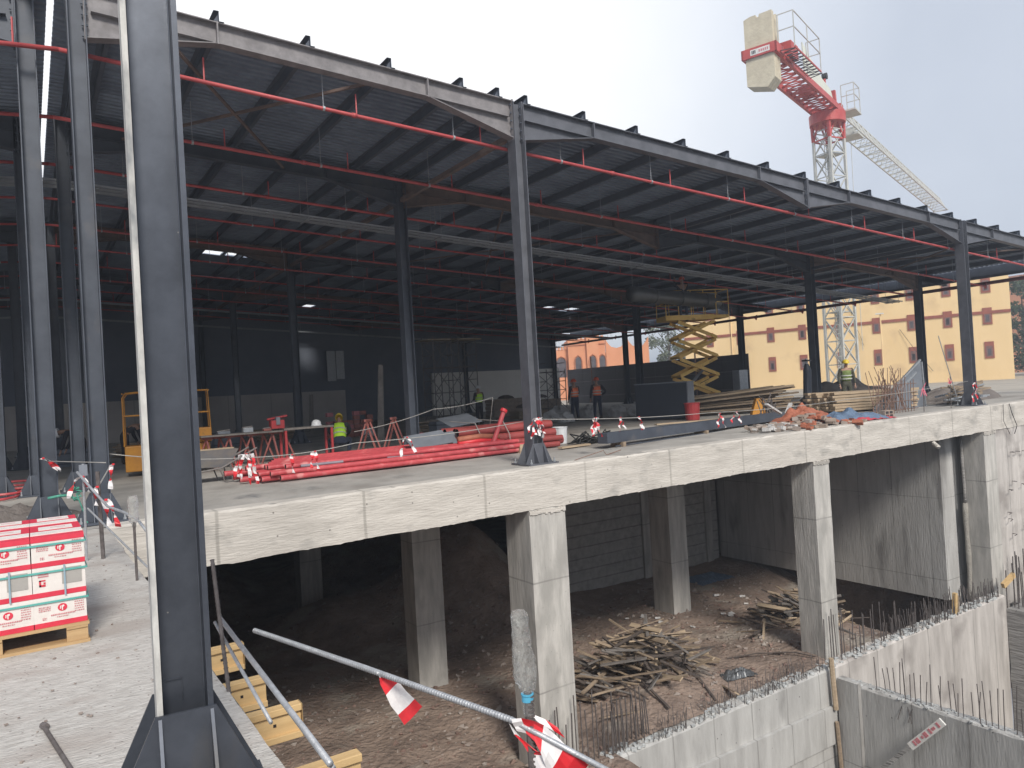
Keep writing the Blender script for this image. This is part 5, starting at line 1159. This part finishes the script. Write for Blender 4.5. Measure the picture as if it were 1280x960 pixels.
# ================================================================== SCRAP WOOD IN THE PIT
def woodpile(cx, cy, rx_, ry_, cnt, label, group, seed, hgt=.75, ln=(.5, 1.5)):
    r = random.Random(seed)
    for k in range(cnt):
        x = cx+r.gauss(0, rx_*.42); y = cy+r.gauss(0, ry_*.42); d = math.hypot((x-cx)/rx_, (y-cy)/ry_)
        z = hdirt(x, y)+.05+hgt*max(0, 1-d)*r.random()**.7
        l_ = r.uniform(*ln); wd = r.choice((.04, .06, .08, .12)); m = r.choice(['old_timber', 'pale_timber', 'old_timber', 'plank_grey', 'dark_timber', 'old_timber'])
        b = B(); b.box((0, 0, 0), (l_, wd, r.uniform(.02, .045)), m)
        o = b.build('scrap_plank', loc=(x, y, z)); o.rotation_euler = (r.uniform(-.6, .6), r.gauss(0, .22)+(.35 if r.random() < .15 else 0), R_(-48)+r.gauss(0, .75)); tag(o, label, 'plank', group)
woodpile(12.3, 14.0, 2.0, 1.6, 190, 'weathered scrap plank in the large heap beside the thick front pillar', 'scrap planks in the large heap', 1, 1.25)
woodpile(19.0, 14.4, 1.5, 1.1, 85, 'weathered scrap plank in the smaller heap either side of the slim bright pillar', 'scrap planks in the smaller heap', 2, .75, (.7, 1.9))
cloth(14.2, 12.75, hdirt(14.2, 12.8)+.0, .9, .45, .22, 'duct_steel', 'pale greenish plastic sheet heap on the dirt behind the pit wall crest', 3, -.2, 'plastic_sheet')
cloth(21.6, 20.6, hdirt(21.6, 20.6)+.03, 1.8, 1.2, .22, 'tarp_blue', 'blue plastic scrap lying before the basement corner', 12, 0, 'plastic_sheet')
r = random.Random(77)
for i in range(14):
    x, y = r.uniform(15.5, 20.5), r.uniform(16.2, 18.5); b = B(); s = r.uniform(.05, .11); b.box((0, 0, 0), (s*2, s*1.4, s*.7), 'bag_white', Matrix.Rotation(r.uniform(0, 3), 3, 'Z') @ Matrix.Rotation(.4, 3, 'X')); tag(b.build('litter', loc=(x, y, hdirt(x, y)+.03)), 'scrap of white litter on the gravel right of the thin pillar', 'litter', 'white litter on the gravel')
for i, (x, y, l_, a, lb) in enumerate(((15.6, 13.3, 1.6, -.5, 'thin dark branch lying on the gravel right of the large wood heap'), (16.2, 12.6, 1.0, -1.1, 'short dark stick near the slim pillar foot'), (14.4, 16.0, 1.2, .5, 'bent dark stick lying behind the large wood heap'), (6.2, 12.2, 1.3, .25, 'thin stick on the brown dirt left of the thick pillar'), (5.9, 9.6, .8, -.6, 'short dark stick on the dirt under the tape flag'))):
    b = B(); b.tube([(-l_/2, 0, 0), (0, .06, .05), (l_/2, 0, .02)], .02, 'dark_timber', 5); o = b.build('stick', loc=(x, y, hdirt(x, y)+.05)); o.rotation_euler.z = a; tag(o, lb, 'stick')
# timber battens and painted staff on the pit walls
b = B(); b.tube([(16.15, 11.52, -5.35), (16.2, 11.5, -6.6)], .06, 'pale_timber', 6); b.tube([(16.2, 11.5, -6.9), (16.3, 11.46, -9.5)], .05, 'old_timber', 6); tag(b.build('batten'), 'pale timber batten fixed upright on the corner of the pit walls', 'batten')
b = B(); b.bar((22.3, 11.75, -5.9), (22.35, 11.72, -5.0), .12, .10, 'fresh_timber'); b.bar((22.5, 11.75, -5.9), (22.48, 11.72, -5.1), .06, .06, 'old_timber'); tag(b.build('timber_post'), 'short split timber post standing among the bars on the pale pit wall', 'timber')
b = B(); b.bar((24.9, 11.6, -5.25), (25.5, 11.55, -5.0), .10, .16, 'fresh_timber'); tag(b.build('timber_joist'), 'short pale joist end sticking out beside the right pillar foot', 'joist')
t_ = thing('survey_staff', 'slanting pole with a white and red striped end leaning over the cross wall', 'staff', (0, 0, 0))
b = B(); p, q = Vector((16.25, 8.95, -6.05)), Vector((15.95, 11.3, -8.6)); m_ = p.lerp(q, .30); b.bar(p, m_, .05, .17, 'sign_white'); b.build('painted_end', t_)
b = B(); b.bar(m_, q, .06, .08, 'rough_wall_concrete'); b.build('pole', t_)
b = B()
for k in range(7): s1 = p.lerp(m_, .1+.12*k); s2 = p.lerp(m_, .15+.12*k+.04*(k % 2)); b.bar(s1+Vector((-.03, 0, 0)), s2+Vector((-.03, 0, 0)), .008, .11-.05*(k % 3 == 1), 'carton_print')
b.build('red_marks', t_)
# broken mortar blob under the beam
b = B()
for k in range(4): b.lathe([(.02, -.05), (.06+.02*(k % 3), -.02), (.06+.02*(k % 2), .03), (.02, .06)], (22.3+.075*k, 12.02+.02*(k % 2), -.66-.045*k), 'fascia_concrete', 7)
tag(b.build('mortar_drip'), 'pale broken mortar drip hanging under the edge beam', 'mortar')
b = B()
b.tube([(27.0, 12.03, .24), (27.05, 11.98, -.1), (27.3, 11.97, -.5), (27.1, 11.97, -.75)], .012, 'rubber', 5); b.tube([(26.6, 12.03, .24), (26.45, 11.98, -.3), (26.8, 11.97, -.75)], .008, 'rubber', 5); tag(b.build('cable', smooth=True), 'dark cable looping down the beam face at the right', 'cable')

# ================================================================== BEYOND THE HALL
t_ = thing('hoarding', 'long dark site hoarding of flat panels along the right side behind the hall', 'fence', (36.7, 0, 0))
for i in range(9):
    y = 30.6+i*2.02; b = B(); b.b2((0, y, .15), (.06, y+2.0, 3.05), 'hoarding'); b.build('panel', t_)
b = B(); b.b2((-.03, 30.5, .9), (-.002, 48.8, .94), 'scaffold_tube'); b.b2((-.03, 30.5, 2.0), (-.002, 48.8, 2.04), 'scaffold_tube'); b.build('rail', t_)
for i, (x, y, z) in enumerate(((36.4, 34.6, 3.9), (36.4, 45.3, 3.9))):
    b = B(); b.tube([(x, y, .2), (x, y, z)], .05, 'rebar_rust', 6); tag(b.build('steel_post'), ['rusty steel post sticking up above the hoarding beside the lift', 'rusty steel post sticking up above the hoarding at its far left end'][i], 'post')

# yellow building: local x runs along the facade away to the left, y is depth behind it
yb = thing('yellow_building', 'long ochre yellow building with rows of small terracotta framed windows', 'building', (74.8, 32.7, 0), None, math.atan2(.909, -.416))
# facade faces -y' side: after rotation local +x = (-.416,.909); local +y = (-.909,-.416) points to the camera, so depth is negative y
b = B(); b.b2((0, -14, -3), (30.5, 0, 10.55), 'yellow_render'); b.build('wall', yb)
b = B(); b.b2((-.15, -14.1, 10.55), (30.6, .12, 10.72), 'terracotta_trim'); b.build('coping', yb)
b = B(); b.b2((0, .003, 6.15), (30.5, .09, 6.42), 'terracotta_trim'); b.build('band', yb)
cols_ = [1.8, 4.95, 7.95, 11.0, 14.4, 17.95, 21.1, 24.3, 27.6]
for ci, cx in enumerate(cols_):
    for zc in (8.85, 5.95, 2.85):
        b = B(); w_, h_ = .37, .76
        b.b2((cx-w_, .004, zc-h_), (cx+w_, .07, zc+h_), 'terracotta_trim'); fr = b.build('window', yb)
        b = B(); b.b2((cx-.25, .072, zc-.60), (cx+.25, .082, zc+.38), 'window_inner'); b.build('pane', fr)
        b = B(); b.b2((cx-.13, .084, zc-.50), (cx+.13, .09, zc+.10), 'window_dark' if (ci*3+int(zc)) % 4 == 0 else 'window_glass'); b.build('opening', fr)
b = B(); b.tube([(25.2, .12, 0), (25.2, .12, 10)], .05, 'yellow_render', 8); b.build('drain_pipe', yb)
b = B(); b.tube([(9.0, .1, 5.4), (7.6, .3, 3.0), (6.4, .1, 1.2)], .02, 'rubber', 4); b.tube([(14.0, .1, 10), (12.2, .1, 4)], .015, 'rubber', 4); b.build('loose_cable', yb)
b = B()
for i in range(22): b.b2((3+i*.42, -.3, 10.72), (3.25+i*.42, .05, 11.1), 'terracotta_trim')
b.build('parapet_balusters', yb)
b = B(); b.tube([(10.4, 2.0, 0), (10.4, 2.0, 6.9)], .06, 'yellow_render', 8); b.b2((10.1, 1.8, 6.9), (10.8, 2.2, 7.0), 'sign_white'); o = b.build('lamp_post', None); o.matrix_world = Matrix.Translation((74.8, 32.7, 0)) @ Matrix.Rotation(math.atan2(.909, -.416), 4, 'Z'); tag(o, 'thin pale lamp post in front of the yellow building', 'lamp post')

# orange fortress-like building
ob = thing('orange_building', 'orange crenellated building with arched windows seen through the back of the hall', 'building', (56.5, 76.8, 0), None, math.atan2(-5.8, 9.0))
b = B(); b.b2((1.3, 0, -2), (6, 8, 7.7), 'orange_render'); b.b2((-1.2, .8, -2), (1.3, 7, 6.5), 'orange_render'); b.b2((1.3, -.12, 6.9), (6, -.003, 7.05), 'orange_dark'); b.b2((3.6, -.5, -2), (5.1, -.003, 8.2), 'orange_render'); b.build('wall', ob)
b = B()
for i in range(9): b.b2((1.35+i*.52, -.1, 7.7), (1.63+i*.52, .4, 8.0), 'orange_render')
for i in range(6): b.b2((-1.2+i*.42, .7, 6.5), (-.95+i*.42, 1.1, 6.85), 'orange_render')
b.build('battlements', ob)
for i, cx in enumerate((.4, 2.5, 4.3, 5.55)):
    b = B(); yy = .795 if cx < 1 else (-.505 if 3.6 < cx < 5.1 else -.004); w_ = .6 if cx < 1 else .36
    b.add([(cx+w_*x_, yy-.03, z_) for x_, z_ in [(-1, 3.0), (1, 3.0), (1, 4.9)]+[(math.cos(a), 4.9+.55*math.sin(a)) for a in (.5, 1.1, 1.57, 2.05, 2.64)]+[(-1, 4.9)]], [tuple(range(9))], 'window_glass'); fr = b.build('window', ob)
    b = B(); pts = [(cx+(w_+.12)*x_, yy-.06, z_) for x_, z_ in [(-1, 3.0), (-1, 4.9), (-.7, 5.4), (0, 5.65), (.7, 5.4), (1, 4.9), (1, 3.0)]]; b.tube(pts, .09, 'orange_dark', 5); b.build('frame', fr)
ob = thing('orange_building', 'lower orange wall with scalloped top right of the crenellated building', 'building', (61.6, 73.5, 0), None, math.atan2(-5.8, 9.0))
b = B(); b.b2((0, 0, -2), (5.4, 5, 5.8), 'orange_render'); b.build('wall', ob)
b = B()
for i in range(2):
    pts = [(i*2.7, 5.8), (i*2.7, 7.5)]+[(i*2.7+1.35-1.1*math.cos(a), 7.2-.9*math.sin(a)) for a in (.3, .9, 1.57, 2.2, 2.84)]+[(i*2.7+2.7, 7.5), (i*2.7+2.7, 5.8)]
    b.prism(pts, 1, .0, .4, 'orange_render')
b.build('scalloped_parapet', ob)
fb = thing('orange_building', 'distant orange building peeping out at the right edge above the trees', 'building', (122, 53, 0))
b = B(); b.b2((-2, -22, -2), (10, 1, 13.6), 'orange_render'); b.build('wall', fb)
b = B(); b.b2((-2.2, -22, 13.6), (10, 1.2, 14.0), 'orange_dark'); b.lathe([(.9, 0), (1.0, .6), (.5, 1.1), (.1, 1.6)], (1, -3, 14), 'orange_dark', 10); b.build('roof_edge', fb)

def tree(x, y, z, h, cr, m, label, seed, n=2600, leaf=.34, low=.3, nm='tree'):
    r = random.Random(seed); t_ = thing(nm, label, 'tree', (x, y, z))
    b = B(); b.tube([(0, 0, -.5), (.15, .1, h*.3), (.05, .2, h*.55), (0, .1, h*.85)], [.32, .26, .18, .05], 'bark', 8); cl_ = []
    for k in range(9):
        a = r.uniform(0, 6.28); hh = r.uniform(.3, .7)*h; q = Vector((cr*.75*math.cos(a), cr*.75*math.sin(a), min(h*.95, hh+cr*.5))); b.tube([(0, .1, hh*.8), q*.5+Vector((0, 0, hh*.45)), q], [.12, .07, .02], 'bark', 5)
    b.build('trunk', t_, smooth=True); 
    for k in range(26):
        a = r.uniform(0, 6.28); u = r.random()**.6*cr; zz = h*(low+(1-low)*r.random()); u *= math.sqrt(max(.08, 1-((zz/h-.62)/.45)**2)); cl_.append((Vector((u*math.cos(a), u*math.sin(a), zz)), r.uniform(.16, .34)*cr))
    b = B()
    for i in range(n):
        c, s = r.choice(cl_); d = Vector((r.gauss(0, 1), r.gauss(0, 1), r.gauss(0, .8))); d = d.normalized()*s*(r.random()**.4); p = c+d
        l_ = leaf*r.uniform(.5, 1.2); u = Vector((r.uniform(-1, 1), r.uniform(-1, 1), r.uniform(-1, 1))).normalized(); v = u.cross(Vector((r.uniform(-1, 1), r.uniform(-1, 1), r.uniform(-1, 1)))).normalized()
        b.quad([p-u*l_*.5, p+v*l_*.3, p+u*l_*.5, p-v*l_*.3], m)
    b.build('crown', t_)
tree(79.0, 80.0, 0, 11.2, 4.2, 'foliage_pale', 'pale grey green tree behind the hoarding left of the scissor lift', 1, 3600, .42)
tree(84.0, 77.5, 0, 10.6, 3.6, 'foliage_pale', 'smaller pale tree behind the scissor mechanism of the raised lift', 2, 2600, .4)
tree(99.2, 42.0, 0, 11, 4.6, 'foliage', 'dark green tree at the right edge beside the yellow building', 3, 6500, .4, .12)
tree(94, 38.6, 0, 6.5, 3.8, 'foliage', 'lower bushy tree at the right edge below the distant orange building', 4, 4200, .36, .05)

# ================================================================== TOWER CRANE
cr = thing('tower_crane', 'red and grey flat-top tower crane with concrete ballast behind the hall', 'crane', (45.34, 30.1, .55))
def lattice(b, x0, x1, hw, z0, z1, n, m, r1=.07, r2=.035, tri=False):
    ch = [(-hw, z0), (hw, z0), (0, z1)] if tri else [(-hw, z0), (hw, z0), (hw, z1), (-hw, z1)]
    for y, z in ch: b.bar((x0, y, z), (x1, y, z), r1, r1, m)
    st = (x1-x0)/n
    for i in range(n):
        xa, xb = x0+i*st, x0+(i+1)*st
        for k in range(len(ch)):
            (y1, za), (y2, zb) = ch[k], ch[(k+1) % len(ch)]
            b.bar((xa, y1, za), ((xa+xb)/2, y2, zb), r2, r2, m); b.bar(((xa+xb)/2, y2, zb), (xb, y1, za), r2, r2, m)
# mast
mast = bpy.data.objects.new('mast', None)
ang = R_(-6.3+0); a_ = .66
def rotz(v, t): return Vector((v[0]*math.cos(t)-v[1]*math.sin(t), v[0]*math.sin(t)+v[1]*math.cos(t), v[2]))
b = B(); ht = 17.0; nb = 11; cs = [(-a_, -a_), (a_, -a_), (a_, a_), (-a_, a_)]
for x, y in cs: b.bar(rotz((x, y, -.5), ang), rotz((x, y, ht), ang), .15, .15, 'crane_grey')
for i in range(nb):
    za, zb = i*ht/nb, (i+1)*ht/nb; zm = (za+zb)/2
    for k in range(4):
        p, q = cs[k], cs[(k+1) % 4]
        b.bar(rotz((*p, za), ang), rotz((*q, zb), ang), .055, .055, 'crane_grey'); b.bar(rotz((*q, za), ang), rotz((*p, zb), ang), .055, .055, 'crane_grey')
        b.bar(rotz((*p, zb), ang), rotz((*q, zb), ang), .06, .06, 'crane_grey')
b.build('mast', cr)
b = B()
for sx in (-.18, .18): b.bar(rotz((sx, .2, 0), ang), rotz((sx, .2, ht), ang), .04, .04, 'crane_grey')
for i in range(56): b.bar(rotz((-.18, .2, i*.3), ang), rotz((.18, .2, i*.3), ang), .025, .025, 'crane_grey')
b.build('ladder', cr)
for z in (5.0, 10.2, 15.4): b = B(); b.box((0, 0, z), (1.15, 1.15, .06), 'crane_grey', Matrix.Rotation(ang, 3, 'Z')); b.build('mast_platform', cr)
b = B(); b.box(rotz((.1, -a_-.1, 12.6), ang), (.6, .03, .55), 'sign_white', Matrix.Rotation(ang, 3, 'Z')); b.build('notice', cr)
b = B()
for x, y in cs: b.bar(rotz((x, y, 16.4), ang), rotz((x*1.05, y*1.05, 18.0), ang), .17, .17, 'crane_red')
for k in range(4):
    p, q = cs[k], cs[(k+1) % 4]
    b.bar(rotz((*p, 16.4), ang), rotz(((p[0]+q[0])/2, (p[1]+q[1])/2, 17.9), ang), .09, .09, 'crane_red'); b.bar(rotz((*q, 16.4), ang), rotz(((p[0]+q[0])/2, (p[1]+q[1])/2, 17.9), ang), .09, .09, 'crane_red'); b.bar(rotz((*p, 16.4), ang), rotz((*q, 16.4), ang), .08, .08, 'crane_red')
b.lathe([(1.12, 17.45), (1.14, 18.1), (1.0, 18.12)], (0, 0, 0), 'crane_red', 24); b.build('slewing_ring', cr)
JA = R_(18.8)
jib = B(); lattice(jib, 1.0, 42.6, .62, 18.25, 19.55, 30, 'crane_grey', .085, .04, True)
for i in range(14): jib.bar((2+i*2.7, -.62, 18.25), (2+i*2.7, .62, 18.25), .07, .07, 'crane_grey')
jib.bar((42.6, -.75, 18.2), (42.6, .75, 18.2), .1, .1, 'crane_grey')
def put(bb, name): 
    bb.v = [tuple(rotz((v[0]*(.92 if v[0] < 0 else 1), v[1], v[2]), JA)) for v in bb.v]; return bb.build(name, cr)
put(jib, 'jib')
b = B(); b.b2((5.0, -.7, 17.9), (6.6, .7, 18.05), 'crane_grey'); b.b2((5.2, -.35, 18.05), (5.9, .35, 18.5), 'crane_grey'); put(b, 'trolley')
b = B(); b.b2((1.6, -.5, 18.35), (2.2, .1, 19.2), 'crane_red'); b.b2((1.0, .1, 18.5), (2.3, .25, 18.7), 'crane_red'); put(b, 'motor_box')
b = B(); b.tube([(5.8, 0, 17.95), (5.85, .1, 10), (5.9, .1, 2.5)], .022, 'crane_grey', 4); put(b, 'hoist_cable')
# counter jib
b = B()
for sy in (-.78, .78): b.bar((1.0, sy, 18.35), (-13.4, sy, 18.35), .16, .36, 'crane_red')
for i in range(16):
    xa = .5-i*.85; b.bar((xa, -.78, 18.3), (xa-.85, .78, 18.3), .07, .07, 'crane_red'); b.bar((xa, .78, 18.3), (xa-.85, -.78, 18.3), .07, .07, 'crane_red'); b.bar((xa, -.78, 18.3), (xa, .78, 18.3), .06, .06, 'crane_red')
b.b2((-.2, -.8, 18.13), (1.2, .8, 18.5), 'crane_red'); b.b2((-4.6, -.3, 18.45), (-3.2, .5, 18.9), 'crane_red'); b.b2((-11.6, -1.2, 18.4), (-10.3, -.4, 19.2), 'crane_red'); put(b, 'counter_jib')
b = B(); 
for k, (x0, w_) in enumerate(((-13.3, .36), (-12.92, .34), (-12.56, .34))):
    zt = 20.45 if k != 1 else 20.3
    b.prism([(-.76, 16.9), (-.35, 16.45), (.76, 16.75), (.76, zt-.1), (.4, zt), (.1, zt), (.06, zt-.16), (-.06, zt-.16), (-.1, zt-.02), (-.76, zt)], 0, x0, x0+w_, 'crane_ballast')
put(b, 'counterweight')
b = B(); b.b2((-13.42, -.95, 18.2), (-13.32, .95, 18.72), 'crane_red'); b.b2((-13.42, -.95, 18.2), (-12.1, -.86, 18.72), 'crane_red'); b.b2((-13.42, .86, 18.2), (-12.1, .95, 18.72), 'crane_red'); put(b, 'end_frame')
b = B(); b.b2((-13.428, -.60, 18.30), (-13.423, .45, 18.6), 'sign_white'); put(b, 'name_plate')
b = B()
for k in range(3): b.b2((-13.434, .18+.08*k-.02, 18.36), (-13.43, .235+.08*k-.02, 18.54), 'black_paint')
for k in range(5): b.b2((-13.434, -.52+.11*k, 18.38), (-13.43, -.45+.11*k, 18.52), 'carton_print')
put(b, 'lettering')
b = B()
for y in (-1.0, -1.75): b.bar((-12.9, y, 18.28), (-7.9, y, 18.28), .06, .08, 'crane_red')
for i in range(11): b.bar((-12.9+.5*i, -1.0, 18.28), (-12.65+.5*i, -1.75, 18.28), .04, .04, 'black_paint'); b.bar((-12.65+.5*i, -1.75, 18.28), (-12.4+.5*i, -1.0, 18.28), .04, .04, 'black_paint')
put(b, 'walkway')
b = B()
def rail(pts, zt=1.25):
    for p, q in zip(pts[:-1], pts[1:]):
        for dz in (zt, zt*.55): b.bar((p[0], p[1], 18.3+dz), (q[0], q[1], 18.3+dz), .045, .045, 'crane_grey')
    for p in pts: b.bar((p[0], p[1], 18.3), (p[0], p[1], 18.3+zt), .05, .05, 'crane_grey')
rail([(-12.9, -.9), (-12.9, -1.75), (-10.4, -1.75), (-7.9, -1.75), (-7.9, -1.0)], 1.9)
put(b, 'guard_rail')
b = B(); rail([(.6, -.8), (.6, -1.6), (2.0, -1.6), (2.0, -.8)], 1.7); b.b2((.5, -1.65, 18.2), (2.1, -.7, 18.3), 'crane_grey'); put(b, 'guard_rail')
b = B(); b.prism([(-7.0, 18.5), (-7.2, 20.6), (-5.5, 20.1), (-3.2, 19.5), (-1.2, 19.3), (-.6, 18.6)], 1, -.62, -.55, 'crane_cloth'); put(b, 'banner')
b = B(); b.bar((-1.4, -.2, 18.4), (-.8, -.2, 20.4), .14, .14, 'crane_red'); b.bar((.2, -.4, 18.4), (.0, -.4, 19.6), .4, .3, 'crane_red'); b.tube([(-.8, -.35, 20.4), (-.8, -.05, 20.4)], .22, 'rubber', 10); put(b, 'hoist_frame')

# ================================================================== ADDED VEIL: thin haze volume imitating lens glare, lifts the dark interior
hz = bpy.data.materials.new('veil_haze'); hz.use_nodes = True; t = hz.node_tree; t.nodes.clear()
o_ = t.nodes.new('ShaderNodeOutputMaterial'); v_ = t.nodes.new('ShaderNodeVolumePrincipled')
v_.inputs['Color'].default_value = (.80, .88, 1, 1); v_.inputs['Density'].default_value = .0024; v_.inputs['Anisotropy'].default_value = .3
t.links.new(v_.outputs[0], o_.inputs['Volume']); MT['veil_haze'] = hz
b = B(); b.b2((-510, -510, -13), (610, 610, 24), 'veil_haze'); tag(b.build('haze'), 'thin added haze imitating lens veil over the whole building site', 'haze', kind='stuff')
